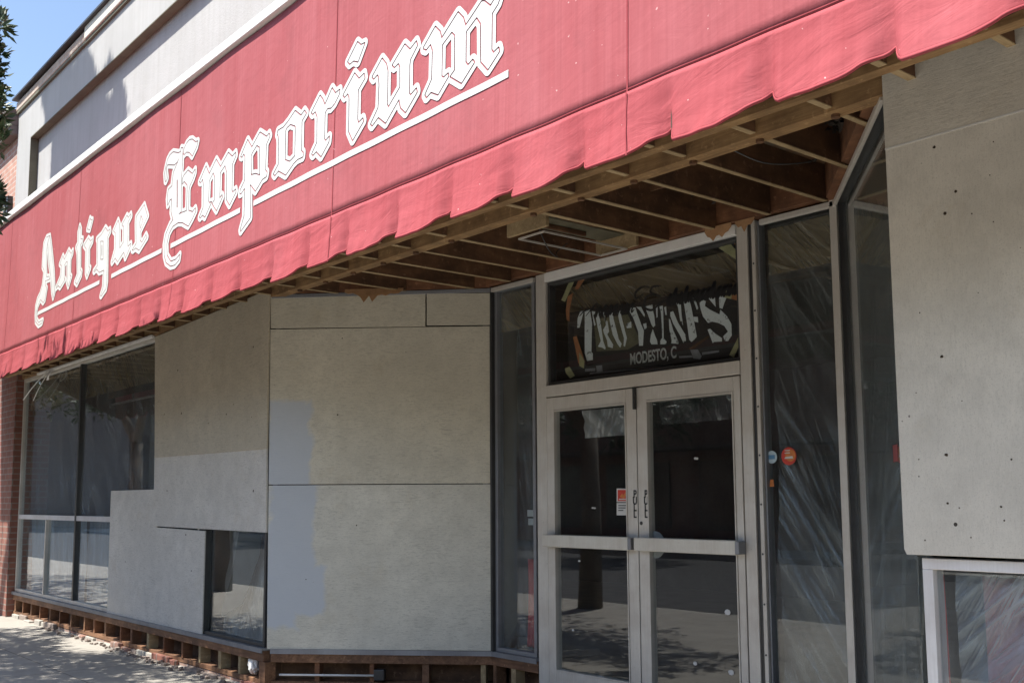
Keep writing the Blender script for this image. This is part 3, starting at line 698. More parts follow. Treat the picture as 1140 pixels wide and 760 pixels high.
multi((640, 330), 9.5, [[(235, 170), (275, 160), (255, 210), (270, 260), (290, 400), (300, 470), (325, 540), (320, 560), (290, 540), (245, 530), (275, 470), (240, 320), (225, 230)], [(300, 170), (320, 160), (310, 250), (345, 260), (362, 370), (342, 400), (405, 510), (400, 545), (350, 530), (340, 460), (305, 380), (300, 350), (330, 300)]])
multi((640, 330), 9.5, [[(365, 200), (400, 170), (410, 240), (465, 450), (495, 500), (480, 540), (450, 500), (400, 400), (370, 260)], [(455, 170), (480, 150), (490, 200), (550, 440), (530, 530), (515, 520), (520, 440), (470, 260)]])
multi((640, 330), 9.5, [[(540, 290), (595, 265), (600, 330), (550, 335)]])
multi((640, 330), 9.5, [[(580, 120), (640, 115), (660, 180), (700, 290), (730, 360), (720, 520), (680, 520), (670, 370), (620, 230), (580, 160)], [(650, 110), (700, 110), (740, 190), (735, 215), (690, 150)], [(722, 290), (755, 280), (760, 330), (738, 350)]])
multi((700, 320), 9.5, [[(180, 200), (250, 180), (255, 240), (270, 300), (280, 400), (260, 420), (240, 390), (205, 290), (185, 240)], [(255, 440), (275, 500), (300, 560), (305, 600), (240, 600), (225, 570), (235, 500)]])
multi((700, 320), 9.5, [[(285, 190), (305, 190), (305, 310), (295, 320)], [(325, 200), (360, 190), (365, 260), (370, 540), (400, 570), (395, 600), (335, 600), (335, 560), (355, 530), (350, 390), (340, 260)], [(375, 210), (395, 200), (402, 290), (388, 290)]])
multi((700, 320), 9.5, [[(440, 260), (470, 250), (520, 370), (600, 500), (605, 560), (580, 585), (540, 500), (470, 380), (440, 300)], [(425, 330), (438, 340), (470, 450), (520, 560), (525, 595), (450, 590), (455, 560), (430, 440)], [(500, 160), (550, 170), (560, 300), (575, 400), (545, 350), (520, 200)]])
multi((700, 320), 9.5, [[(580, 140), (640, 130), (660, 200), (680, 300), (720, 520), (665, 575), (640, 550), (620, 400), (590, 200)], [(655, 115), (700, 110), (735, 220), (720, 235), (690, 150)], [(684, 310), (730, 310), (735, 370), (694, 360)]])
multi((760, 310), 9.5, [[(180, 260), (210, 225), (245, 240), (235, 290), (290, 330), (390, 380), (400, 330), (470, 400), (515, 480), (520, 600), (480, 660), (445, 660), (430, 610), (480, 560), (440, 500), (380, 470), (310, 455), (270, 470), (215, 400), (190, 320)],
    [(385, 200), (440, 150), (470, 160), (465, 200), (440, 260), (420, 320), (390, 310)], [(265, 200), (340, 190), (350, 300), (300, 240)], [(265, 540), (290, 530), (330, 570), (415, 630), (415, 665), (330, 670), (320, 685)]])
a = FB.at(698, 401, YN); b = FB.at(755, 392, YN)
tl_ = (b[0]-a[0])
o = text_mesh('MODESTO, C', .105, m_simple('banner_grey_print', (.55, .56, .55), .6, 0, .5, 60), 'small_lettering', bn, Matrix.Translation((a[0]+tl_*.52, YN-.003, (a[1]+b[1])/2)) @ Matrix.Rotation(-math.atan2(b[1]-a[1], tl_), 4, 'Y') @ RX, sx=.66, bold=.0022)
gry = m_simple('banner_bar_grey', (.26, .26, .28), .5, 0, .3, 20)
bl((690, 370), 11.4, [[(-380, 510), (690, 418), (690, 428), (-380, 528)], [(-440, 460), (-310, 450), (-310, 490), (-440, 495)], [(-300, 425), (-225, 415), (-215, 510), (-290, 515)]], gry, YN-.003, 'barbell_print')
bl((690, 370), 11.4, [[(895, 220), (990, 215), (1040, 300), (1020, 340), (935, 330)], [(1045, 250), (1260, 225), (1260, 250), (1045, 285)], [(750, 300), (910, 290), (930, 315), (760, 325)]], gry, YN-.0045, 'barbell_print')
bl((690, 370), 11.4, [[(870, 210), (1120, 40), (1140, 60), (930, 215)]], brown_deck, YN-.0065, 'banner_fold')

# ------------------------------------------------------------------ plywood boards
def board(fr, px, label, mat, d0=-.022, d1=-.004, pts=None, shift=.0, group=None, name='plywood_board'):
    P = [fr.at(*q, d0) for q in px] if pts is None else pts
    cx_ = min(p[0] for p in P); o_ = fr.o + fr.u*cx_
    mb = MB().prism([(p[0]-cx_, p[1]) for p in P], d0, d1)
    o = mb.build(name, mat, None, bevel=.0015); o.location = o_; o.rotation_euler = (0, 0, fr.a)
    return tag(o, label, 'plywood board')
warm = (.56, .505, .395); pale = (.68, .655, .60); cool = (.62, .585, .48)
board(FF, ((172.5, 375), (299.5, 322), (296.5, 499), (172, 509)), 'tan plywood sheet above the paler square one, left of the slanting corner', m_ply('ply_tan', warm, seed=1), -.04, -.024)
board(FF, ((172, 506), (296.3, 496), (295.7, 592.5), (170.5, 585.2)), 'pale square plywood sheet hanging over the small dark window', m_ply('ply_pale_a', pale, seed=2), -.023, -.0055)
board(FF, ((123.5, 546), (174, 544.5), (174, 586.6), (228, 590.8), (224.5, 706.5), (119, 683)), 'pale lowest plywood sheet on the left, left of the small dark window', m_ply('ply_pale_b', pale, seed=3), -.018, -.0055)
def b2(px, lab, mat, d0=-.024): return board(F2, px, lab, mat, d0, -.006)
b2(((301.5, 327.5), (473.5, 327), (473.5, 363.3), (301.5, 365.3)), 'long narrow plywood strip along the top of the slanting wall', m_ply('ply_c', cool, seed=4))
b2(((475, 327), (547, 326), (547, 361.4), (475, 362)), 'short plywood strip at the top right of the slanting wall', m_ply('ply_d', cool, seed=5), -.026)
z1_ = F2.at(300, 538)[1]
b2(((301, 366.6), (547.2, 362.8), (547.6, 537.6), (299, 539)), 'upper large plywood sheet on the slanting wall', m_ply('ply_e', (.64, .605, .50), [(.0, .34, z1_-.05, z1_+.64)], seed=6), -.0235)
b2(((299, 540), (547.6, 538.6), (548, 724), (297, 722)), 'lower large plywood sheet on the slanting wall with a broad blue-grey paint patch', m_ply('ply_f', (.65, .63, .545), [(.0, .37, z1_-.66, z1_+.3), (.1, .46, z1_-1.0, z1_-.62), (.0, .25, z1_-1.1, z1_-.5)], seed=7), -.0245)
ztop = 3.09
u0, u1 = FF.at(985.5, 95)[0], FF.at(1015, 612)[0]
us = (u0+u1)/2; zs_ = FF.at(994, 168)[1]; zbo = FF.at(1015, 614)[1]
board(FF, None, 'top strip of plywood on the right-hand window, above the pale seam', m_ply('ply_g', (.62, .59, .515), seed=8, speck=.7, gr=.35), -.04, -.024, [(us, zs_+.002), (1.3, zs_+.002), (1.3, 3.105), (us, 3.105)])
o = board(FF, None, 'tall weathered plywood sheet full of holes on the right-hand window', m_ply('ply_h', (.65, .62, .545), seed=9, vertical=True, speck=1.0, gr=.18), -.0385, -.022, [(us+.01, zbo-.008), (1.3, zbo-.008), (1.3, zs_-.002), (us, zs_-.002), (us, zbo+.012)])
def holes(o, fr, d0, pts):
    rh = random.Random(len(pts))
    for px, py, r_ in pts:
        u_, z_ = fr.at(px, py, d0); u_ -= (o.location-fr.o).dot(fr.u); k_ = 7; r_ *= .78
        MB().prism([(u_+r_*math.cos(6.283*i/k_)*rh.uniform(.6, 1.1), z_+r_*math.sin(6.283*i/k_)*rh.uniform(.6, 1.2)) for i in range(k_)], d0-.0012, d0+.001).build('knot_hole', hole_m, o)
hole_m = m_simple('raw_wood_hole', (.05, .035, .022), .95, 0, .4, 30)
holes(o, FF, -.0385, [(1040, 164, .008), (1064, 213, .008), (1052, 238, .009), (1082, 238, .004), (1048.5, 397, .009), (1053.5, 506, .010), (1055, 560, .006), (1068, 565, .004), (1023, 511, .004), (1114.5, 564, .006), (1126, 511, .005), (1118, 579, .005), (1020, 437, .003), (1023, 530, .004), (1106, 158, .004), (1102, 195, .003), (1024, 348, .004), (1106, 247, .004), (1081, 598, .004), (1030, 601, .005), (1071, 446, .003), (1089, 326, .003)])
# narrow pale paint edge along the seam
e_ = bx(0, 1.3-us, -.041, -.0385, zs_-.003, zs_+.0035).build('paint_edge', paper, None); e_.parent = o; e_.location = (-.0, 0, 0)
for (nm, pts) in (('tan plywood', [(282, 386, .012), (252, 461, .01), (232, 471, .007), (202, 460, .012), (198, 412, .012), (260, 450, .006), (183, 461, .008)]),
                  ('pale square', [(186, 546, .012), (282, 546, .014)]), ('pale lowest', [(207, 595, .013), (139.5, 625, .01), (213, 635, .01), (147, 590, .009)])):
    for q in list(bpy.data.objects):
        if q.get('label', '').startswith(nm): holes(q, FF, -.04 if nm[0] == 't' else (-.023 if 'square' in nm else -.018), pts)
for q in list(bpy.data.objects):
    if q.get('category') == 'plywood board': q['group'] = 'plywood boards fixed over the shop windows'
    if q.get('label', '').startswith('upper large'): holes(q, F2, -.0235, [(376, 461.5, .010), (381, 376.5, .008), (452, 392, .005), (340, 390, .004)])
    if q.get('label', '').startswith('lower large'): holes(q, F2, -.0245, [(397, 584.5, .009)])
# ------------------------------------------------------------------ things seen through the glass
def sheet(fr, u0, u1, z0, z1, d, label, mat, amp=.02, ang=.5, seed=0, freq=9, tuck=None):
    rs = random.Random(seed); ph = [rs.uniform(0, 6) for _ in range(6)]; cx_ = u0
    W, Hh = u1-u0, z1-z0
    def fn(a, b):
        u = a*W; z = z0+b*Hh; t_ = u*math.cos(ang)+z*math.sin(ang)
        y = d+amp*(.6*math.sin(freq*t_+ph[0]+.8*math.sin(2.3*z+ph[1]))+.35*math.sin(freq*2.1*t_+ph[2]+1.2*math.sin(1.7*z+ph[3]))+.25*math.sin(freq*4.3*t_+ph[4]+z*2))
        y += .5*amp*math.sin(3*z+ph[5])
        e = 1+.01*math.sin(9*b+ph[1])
        return (u*e, y, z)
    nu = max(12, int(W/.025)); nv = max(12, int(Hh/.06))
    o = MB().grid(fn, nu, nv).build('plastic_sheet', mat, None, smooth=True, fix=False)
    o.location = fr.o+fr.u*cx_; o.rotation_euler = (0, 0, fr.a)
    return tag(o, label, 'plastic sheet', 'plastic sheets hung behind the shop glass')
sh1 = m_sheet('poly_sheet_clear', (.8, .84, .88), .07, .5, .6)
sh2 = m_sheet('poly_sheet_steep', (.75, .8, .85), .06, .6, .28, 8)
sh3 = m_sheet('poly_sheet_blue', (.55, .72, .9), .62, .95, .05, 9)
sh4 = m_sheet('poly_sheet_milky', (.9, .92, .93), .42, .9, -.5, 6)
refl = m_sheet('soffit_reflection', (.50, .38, .23), .6, .85, 1.2, 5)  # brown strips painting the soffit's reflection into the tops of the panes
sheet(FF, PIL+.1, mA-.03, 1.3, 2.98, .16, 'clear plastic sheet behind the far left pane', sh1, .02, .5, 1)
sheet(FF, mA+.03, -9.9, .95, 2.98, .17, 'clear plastic sheet gathered in folds behind the pane beside the tan plywood', sh1, .022, -.5, 2)
sheet(FF, PIL+.1, mA-.03, .3, 1.26, .15, 'blue tinted plastic hanging in upright folds behind the two lowest left panes', sh3, .02, .05, 3, 16)
sheet(FF, mA+.03, -10.7, .3, 1.26, .15, 'blue tinted plastic behind the low pane beside the pale plywood', sh3, .02, .05, 4, 16)
sheet(FF, -8.64, C1[0]-.06, .3, 1.3, .2, 'crumpled plastic sheet behind the small window left of the slanting corner', sh4, .03, .4, 5)
sheet(FB, C2[0]+.05, -5.72, .32, 2.95, .2, 'thin plastic behind the narrow sidelight left of the doors', sh2, .015, .2, 6)
sheet(FB, -3.66, C3[0]-.05, .32, 2.96, .07, 'plastic sheet in slanting folds behind the sidelight with stickers', sh1, .02, .6, 7, 14)
sheet(F4, .06, F4.L-.06, .32, 2.96, .09, 'grey plastic sheet behind the slanting side window', m_sheet('poly_sheet_grey', (.6, .64, .63), .2, .4, -.3, 7), .02, -.3, 8, 12)
sheet(FF, uR+.08, 1.3, .32, 1.14, .09, 'crumpled plastic sheet with bright folds behind the low right-hand window', m_sheet('poly_sheet_low', (.62, .7, .82), .2, .95, -.9, 7), .03, -.8, 9, 11)
sheet(FB, DJ1+.05, EJ0-.05, 2.62, 2.95, .14, 'brown strip painting the soffit reflection at the top of the transom glass', refl, .012, 1.2, 10)
sheet(FB, C2[0]+.05, -5.72, 2.7, 2.99, .05, 'brown sheet painting the soffit reflection across the head of the narrow left sidelight', refl, .006, 1.2, 13)
sheet(FB, -3.66, C3[0]-.05, 2.72, 2.99, .05, 'brown sheet painting the soffit reflection across the head of the sidelight with stickers', refl, .006, .9, 14)
sheet(F4, .06, F4.L-.06, 2.66, 2.99, .05, 'brown sheet painting the soffit reflection across the head of the slanting side window', refl, .006, 1.2, 15)
sheet(FF, PIL+.1, -9.9, 2.6, 2.97, .07, 'brown sheet painting the soffit reflection across the head of the far left window', refl, .006, 1.2, 16)
sheet(FB, Lx0+.25, Lx1-.06, 1.85, 2.04, .1, 'wad of plastic stuck behind the top of the left door glass', sh4, .02, .9, 11, 20)
sheet(FB, Rx0+.08, Rx1-.1, 1.9, 2.05, .1, 'wisp of plastic behind the top of the right door glass', sh1, .02, 1.2, 12, 20)
# dark cloth pulled aside behind the small window
dc = MB(); q = [FF.at(*p, .14) for p in ((266, 592), (291, 596), (288, 620), (270, 672), (247, 686), (246, 680), (258, 640))]
o = dc.prism(q, .14, .148).build('dark_cloth', m_simple('charcoal_cloth', (.06, .075, .075), .9, 0, .3, 9)); o.location = FF.o
tag(o, 'charcoal cloth hanging inside the small window left of the slanting corner', 'cloth')
def drape(fr, u0, u1, z0, z1, d, mat, name, label, cat, fq=60, amp=.015):
    o = MB().grid(lambda a, b: (u0+(u1-u0)*a*(1+.12*(1-b)), d+amp*math.sin(fq*(a*(u1-u0))+1.5*b)+amp*.5*math.sin(fq*.43*a*(u1-u0)+3*b), z0+(z1-z0)*b), 30, 20).build(name, mat, None, smooth=True, solid=.004)
    o.location = fr.o; o.rotation_euler = (0, 0, fr.a); return tag(o, label, cat)
redc = m_simple('red_cloth', (.5, .06, .06), .85, 0, .25, 6)
drape(FB, FB.at(584, 650, .1)[0], FB.at(602, 650, .1)[0], .36, FB.at(590, 622, .1)[1], .12, redc, 'red_cloth', 'red cloth hanging low behind the narrow left sidelight', 'cloth')
drape(FF, FF.at(1042, 650, .07)[0], FF.at(1050, 650, .07)[0], .5, 1.13, .075, redc, 'red_strap', 'red strap hanging inside the low right-hand window', 'strap', 40, .006)
drape(FF, -2.0, -1.2, .34, 1.12, .25, m_simple('maroon_cloth', (.42, .09, .10), .85, 0, .4, 6), 'maroon_cloth', 'dark red cloth heaped far inside the low right-hand window', 'cloth', 30, .03)
for i, (px, py, lab) in enumerate(((591, 571, 'upper of two small white cards behind the narrow left sidelight'), (592, 580.5, 'lower of two small white cards behind the narrow left sidelight'))):
    q = FB.at(px, py, .13); o = bx(-.04, .04, 0, .004, -.024, .024).build('card', paper); o.location = FB.o+Vector((q[0], .13, q[1])); tag(o, lab, 'card')
# loose plastic strips dangling at the far left window head
for i, (pp, lab) in enumerate(((((54, 412), (38, 428), (26, 445)), 'longest white plastic strip dangling at the top of the far left window'),
                               (((56, 412), (46, 428), (37, 446)), 'thin white strip dangling beside the longest one at the far left window'),
                               (((58, 412), (55, 418), (53, 423)), 'short wide white strip dangling at the top of the far left window'))):
    P = [FF.at(*q, -.05) for q in pp]; wd = (.045, .02, .055)[i]
    o = MB().grid(lambda a, b: ((P[0][0]*(1-b)+P[2][0]*b)+(a-.5)*wd*1.6+.02*math.sin(3*b), -.05-.02*math.sin(3.1*b), (P[0][1]*(1-b)+P[2][1]*b)), 2, 10).build('plastic_strip', white_pl, None, smooth=True, solid=.003)
    o.location = FF.o; tag(o, lab, 'plastic strip')
# bright capping over the window head at left
part(bx(-13.7, -9.9, YF-.045, YF-.01, 3.005, 3.03), 'head_channel', white_strip, .003)
# crumpled white bag in the bulkhead
random.seed(5); bg = bmesh.new(); bmesh.ops.create_icosphere(bg, subdivisions=3, radius=1)
for v in bg.verts:
    n_ = v.co.normalized(); k = 1+.22*math.sin(7*n_.x+3*n_.z)*math.cos(6*n_.y)+random.uniform(-.14, .14)
    v.co = Vector((n_.x*.05*k, n_.y*.04*k, n_.z*.07*k+.02))
me = bpy.data.meshes.new('plastic_bag'); bg.to_mesh(me); bg.free(); me.materials.append(white_pl)
o = bpy.data.objects.new('plastic_bag', me); COL.objects.link(o); q = FF.at(277, 745, -.01); o.location = (q[0], YF+.03, .14)
tag(o, 'crumpled white plastic bag stuffed between the studs near the corner', 'plastic bag')

# ------------------------------------------------------------------ awning
YH, ZHEM, ZFO = 2.50, 2.592, 2.80
YT, ZTOP = 2.525, 4.072
LS = math.hypot(YT-YH, ZTOP-ZFO); sy, sz = (YT-YH)/LS, (ZTOP-ZFO)/LS       # slope direction
NS = Vector((0, -sz, sy))
AX0, AX1 = -14.78, 2.2
PER = 7.041/18; N0 = -1.405
notch = [-8.446, -8.079, -7.676, -7.305, -6.885, -6.533, -6.157, -5.736, -5.368, -4.97, -4.592, -4.212, -3.791, -3.391, -2.994, -2.607, -2.195, -1.802, -1.405]
notch = [-8.446-PER*k for k in range(17, 0, -1)] + notch + [-1.405+PER*k for k in range(1, 10)]
def phase(X):
    for i in range(len(notch)-1):
        if notch[i] <= X < notch[i+1]: return i, (X-notch[i])/(notch[i+1]-notch[i])
    return 0, 0.5
rsn = random.Random(3); namp = [rsn.uniform(.7, 1.25) for _ in notch]
def sagf(X, v):
    i, p = phase(X); k = v/LS
    return -.004*math.sin(math.pi*p)**2*namp[i]*(1-k)**2 - .006*math.sin(math.pi*k)*(.6+.4*math.sin(X*1.7+.3)) + .002*math.sin(X*5.3)*k
def slope(X, v, off=0):
    return Vector((X, YH+v*sy, ZFO+v*sz)) + NS*(sagf(X, v)+off)
aw = thing('awning', 'long faded red canvas awning with scalloped hem and white blackletter lettering', 'awning', (0, YH, ZFO))
def inA(mb): mb.v = [(x, y-YH, z-ZFO) for x, y, z in mb.v]; return mb
nu = int((AX1-AX0)/.03)
inA(MB().grid(lambda a, b: slope(AX0+(AX1-AX0)*a, LS*b), nu, 26)).build('canopy', red_slope, aw, smooth=True, solid=.003, fix=False)
def sstep(a, b, x):
    t_ = min(1, max(0, (x-a)/(b-a))); return t_*t_*(3-2*t_)
def drop(p): return sstep(-.02, .11, p)*(1-.82*sstep(.45, 1.0, p)**1.3) - .18*(1-sstep(0, .05, p))
def valf(a, b):
    X = AX0+(AX1-AX0)*a; i, p = phase(X); k = b      # b 0 at the fold, 1 at the hem
    z = ZFO+(2.612-.050*namp[i]*drop(p)-ZFO)*k
    out = .040*drop(p)*namp[i]*k**1.4
    fold = .010*math.exp(-((p-.93)/.05)**2)*k**2 - .006*math.exp(-((p-.80)/.05)**2)*k**2
    wr = .0035*math.sin(60*X+5*k+3*math.sin(2.3*X))*k**3*max(0, math.sin(2.9*X+.7)) + .0009*math.sin(17*k+2.1*X+1.5*math.sin(3.1*X))*math.sin(math.pi*k) + .0016*math.sin(31*X+6*k+2*math.sin(4*X))*k*(.4+.6*math.sin(1.9*X))
    return Vector((X+.006*math.sin(2*math.pi*p)*k, YH-.004-out+.012*k+fold+wr-sagf(X, 0)*(1-k), z))
nv_ = 14
inA(MB().grid(valf, int((AX1-AX0)/.012), nv_)).build('valance', red_val, aw, smooth=True, solid=.003, fix=False)
inA(MB().grid(lambda a, b: valf(a, .01+.985*b)+Vector((0, .006, 0)), int((AX1-AX0)/.03), 8)).build('added_lining', m_simple('brown_added_lining', (.07, .04, .032), .9, 0, .3, 6), aw, smooth=True, fix=False)  # brown layer added behind the valance to keep red out of window reflections
def hemrow(a, b):
    p = valf(a, .955+.04*b); return Vector((p.x, p.y-.004, p.z))
inA(MB().grid(hemrow, int((AX1-AX0)/.012), 1)).build('hem_piping', red_seam, aw, smooth=True, solid=.003, fix=False)
inA(MB().grid(lambda a, b: slope(AX0+(AX1-AX0)*a, .010+.0035*b, .003), nu, 1)).build('fold_stitching', red_seam, aw, smooth=True, fix=False)
def seamX(px, py): return hit(px, py, (0, YH, ZFO), NS).x
s1, s2 = seamX(372, 150), seamX(698, 60)
for k in range(-5, 3):
    X = s1+(s2-s1)*k
    if AX0+.1 < X < AX1-.1:
        m = inA(MB().grid(lambda a, b: slope(X+.0035*(a-.5)*2, LS*b, .004), 1, 26)); m.build('seam', red_seam, aw, fix=False)
        def vs(a, b, X=X):
            p = valf((X+.003*(a-.5)*2-AX0)/(AX1-AX0), b); return Vector((p.x+.02*b*b, p.y-.005, p.z))
        inA(MB().grid(vs, 1, 14)).build('seam', red_seam, aw, fix=False)
# closed left end, awning pipes
inA(MB().add([(AX0, YH, ZHEM+.02), (AX0, YT, ZTOP), (AX0, YF-.02, ZTOP+.1), (AX0, YF-.12, ZHEM+.5)], [(0, 1, 2, 3)])).build('end_panel', m_simple('added_end_lining', (.07, .04, .032), .9, 0, .3, 6), aw, solid=.003)  # brown face added so the left window reflects no red
inA(MB().add([(AX0, YT+.01, ZTOP), (AX1, YT+.01, ZTOP), (AX1, YF-.01, ZTOP+.12), (AX0, YF-.01, ZTOP+.12)], [(0, 1, 2, 3)])).build('top_panel', red_slope, aw, solid=.003)
inA(bx(AX0-.01, AX1, YT-.03, YT+.03, ZTOP+.012, ZTOP+.07)).build('cap_strip', white_strip, aw, bevel=.003)
gal = m_simple('galvanised_pipe', (.3, .3, .3), .5, .6)
fp = MB().tube([(AX0+.02, YH+.05, ZFO-.015), (AX1-.02, YH+.05, ZFO-.015)], .016, 10); inA(fp).build('front_pipe', gal, aw, smooth=True)
for X in notch[::3]:
    inA(MB().tube([(X, YH+.06, ZFO-.01), (X, YT+.05, ZTOP-.02)], .014, 8)).build('frame_pipe', gal, aw, smooth=True)

inA(bx(AX0+.02, AX1-.02, 2.60, 2.615, 2.86, 4.0)).build('added_backing', brown_deck, aw)  # unseen board added to hide the red canvas from the glass reflections
# ---- lettering: traced outlines -> signed distance field -> letter, gap, outline
def px2s(px, py):
    p = hit(px, py, Vector((0, YH, ZFO)), NS); return p.x, (p.z-ZFO)/sz
def L(org, s_, *polys): return [[px2s(org[0]+p[0]/s_, org[1]+p[1]/s_) for p in P] for P in polys]
EMP = []   # (polys, holes)
EMP.append((L((460, 0), 6.909, [(80,362),(168,208),(205,245),(218,298),(345,97),(385,140),(402,200),(525,12),(545,10),(592,48),(620,0),(640,-35),(668,-30),(650,30),(603,105),(600,385),(615,408),(655,368),(662,395),(572,535),(520,475),(518,180),(487,132),(405,245),(403,480),(420,505),(455,462),(468,480),(372,640),(288,590),(322,540),(322,270),(297,245),(222,345),(218,590),(232,600),(268,568),(272,588),(190,728),(135,708),(100,748),(90,728),(142,610),(148,385),(132,338),(98,382),(80,375)]), []))
EMP.append((L((400, 20), 9.5, [(137,625),(240,432),(285,490),(300,560),(295,920),(308,948),(432,735),(432,515),(415,478),(372,522),(350,500),(480,283),(535,338),(600,250),(612,290),(538,440),(530,500),(528,800),(540,822),(600,748),(608,785),(490,1000),(440,950),(422,858),(278,1112),(200,1050),(135,1140),(122,1122),(200,950),(210,700),(205,620),(192,598),(152,645)]), []))
EMP.append((L((340, 70), 9.5, [(405,345),(525,115),(570,172),(622,118),(630,165),(560,290),(555,600),(565,640),(608,590),(615,620),(505,820),(465,725),(470,370),(455,325),(420,365)]), []))
EMP.append((L((330, 0), 3.8, [(260,180),(274,192),(290,184),(262,262),(244,258),(228,272),(220,262)]), []))
EMP.append((L((340, 70), 9.5, [(72,530),(162,350),(190,390),(212,450),(288,272),(322,325),(368,288),(362,335),(315,430),(275,478),(240,482),(212,530),(205,810),(218,828),(256,782),(250,840),(170,992),(122,938),(88,978),(76,965),(130,845),(133,570),(112,515),(85,545)]), []))
EMP.append((L((300, 110), 15.2, [(150,545),(240,490),(320,390),(440,210),(540,290),(600,205),(632,250),(555,380),(545,884),(578,919),(572,984),(480,1024),(410,1094),(280,1289),(160,1219),(100,1299),(78,1274),(160,1114),(165,734),(160,640),(140,600)]),
            L((300, 110), 15.2, [(278,540),(300,490),(360,432),(440,460),(446,480),(436,970),(345,1069),(268,1040)])))
EMP.append((L((260, 130), 12.667, [(108,560),(205,330),(262,435),(375,225),(470,285),(505,240),(517,275),(465,390),(452,753),(477,788),(467,843),(407,883),(362,963),(312,1048),(242,953),(237,983),(240,1426),(110,1614),(106,1590),(158,1400),(165,1003),(117,1078),(97,1088),(102,1033),(165,903),(170,560),(150,520),(125,570)]),
            L((260, 130), 12.667, [(250,560),(262,520),(332,402),(372,428),(376,830),(310,808),(252,826)])))
EMP.append((L((215, 160), 12.667, [(88,535),(180,320),(228,430),(330,225),(390,330),(500,130),(555,185),(602,130),(607,170),(555,290),(548,663),(560,688),(603,648),(607,683),(515,863),(475,788),(478,400),(455,305),(385,410),(378,773),(410,728),(415,753),(335,943),(272,843),(305,800),(307,460),(285,405),(225,530),(216,813),(230,838),(262,823),(165,1033),(130,1003),(98,1043),(88,1033),(140,903),(143,560),(130,495),(105,545)]), []))
EMP.append((L((178, 150), 15.2, [(88,780),(80,640),(105,520),(130,420),(170,345),(220,298),(310,312),(345,290),(330,370),(290,460),(240,508),(130,505),(105,560),(112,660),(120,740),(100,790)],
    [(392,320),(410,230),(450,145),(500,90),(545,82),(600,128),(640,112),(620,200),(545,358),(495,295),(445,290),(410,330)],
    [(358,225),(385,230),(375,400),(370,560),(355,700),(350,1100),(352,1300),(240,1420),(215,1435),(185,1300),(195,1080),(165,1100),(130,1190),(122,1080),(140,930),(200,870),(205,800),(225,640),(290,480),(335,360)],
    [(170,1512),(215,1445),(300,1355),(355,1325),(450,1290),(500,1290),(550,1310),(595,1245),(605,1290),(545,1425),(482,1542),(374,1482),(302,1482),(212,1548),(152,1668),(116,1848),(122,2040),(182,2148),(266,2112),(338,2028),(326,2112),(254,2196),(182,2220),(110,2160),(80,2040),(74,1848),(98,1692)],
    [(375,745),(400,690),(470,605),(545,665),(592,590),(590,650),(560,740),(500,870),(485,950),(484,1295),(450,1295),(460,850),(405,785),(375,830)]),
    L((178, 150), 15.2, [(280,760),(292,760),(290,1230),(278,1230)])))
ANT = []
ANT.append((L((125, 215), 15.2, [(400,400),(540,195),(598,390),(470,660),(470,800),(500,830),(570,700),(590,750),(455,970),(390,930),(350,970),(330,960),(400,850),(395,500)]), L((125, 215), 15.2, [(482,380),(520,460),(470,600),(462,500)])))
ANT.append((L((125, 215), 15.2, [(18,640),(95,455),(122,540),(125,930),(185,830),(190,560),(170,560),(160,540),(245,375),(270,410),(310,350),(315,390),(262,500),(262,900),(310,850),(312,880),(222,1100),(195,1000),(90,1165),(45,1100),(-5,1180),(-10,1160),(45,950),(50,680)]), []))
ANT.append((L((95, 235), 19, [(250,590),(340,500),(430,345),(480,420),(520,380),(525,430),(470,560),(460,1500),(440,1650),(345,1800),(330,1790),(385,1600),(400,1250),(300,1300),(240,1230),(190,1290),(180,1270),(260,1150),(265,640)]), L((95, 235), 19, [(325,640),(385,640),(380,1020),(325,1020)])))
ANT.append((L((95, 235), 19, [(-25,730),(75,570),(120,630),(160,585),(155,650),(88,790),(85,1180),(110,1200),(45,1390),(20,1300),(28,800),(0,760)], [(110,150),(130,185),(160,180),(105,400),(50,385)]), []))
ANT.append((L((60, 255), 19, [(555,-70),(580,10),(575,210),(615,200),(600,290),(565,340),(560,860),(590,900),(580,980),(490,1170),(450,1120),(510,950),(505,500),(480,380),(520,300),(525,60)]), []))
ANT.append((L((60, 255), 19, [(130,740),(195,560),(225,640),(320,440),(370,520),(405,450),(400,520),(355,640),(350,980),(375,1000),(310,1220),(275,1100),(290,1000),(290,700),(270,690),(225,760),(220,1040),(240,1060),(135,1240),(100,1200),(60,1250),(60,1230),(150,1000),(165,780),(140,750)]), []))
ANT.append((L((35, 255), 19, [(400,140),(420,300),(455,640),(480,900),(500,1330),(465,1460),(440,1330),(415,1000),(375,700),(350,300)],
    [(400,140),(330,170),(275,300),(255,500),(245,700),(240,800),(275,880),(265,1000),(240,1200),(190,1370),(130,1480),(95,1620),(85,1800),(90,1960),(160,2040),(230,1990),(245,1920),(160,1975),(115,1900),(105,1750),(140,1620),(200,1490),(255,1560),(290,1500),(330,1250),(300,1180),(300,1100),(395,1060),(380,1000),(325,1010),(320,860),(320,500),(350,300)]), []))

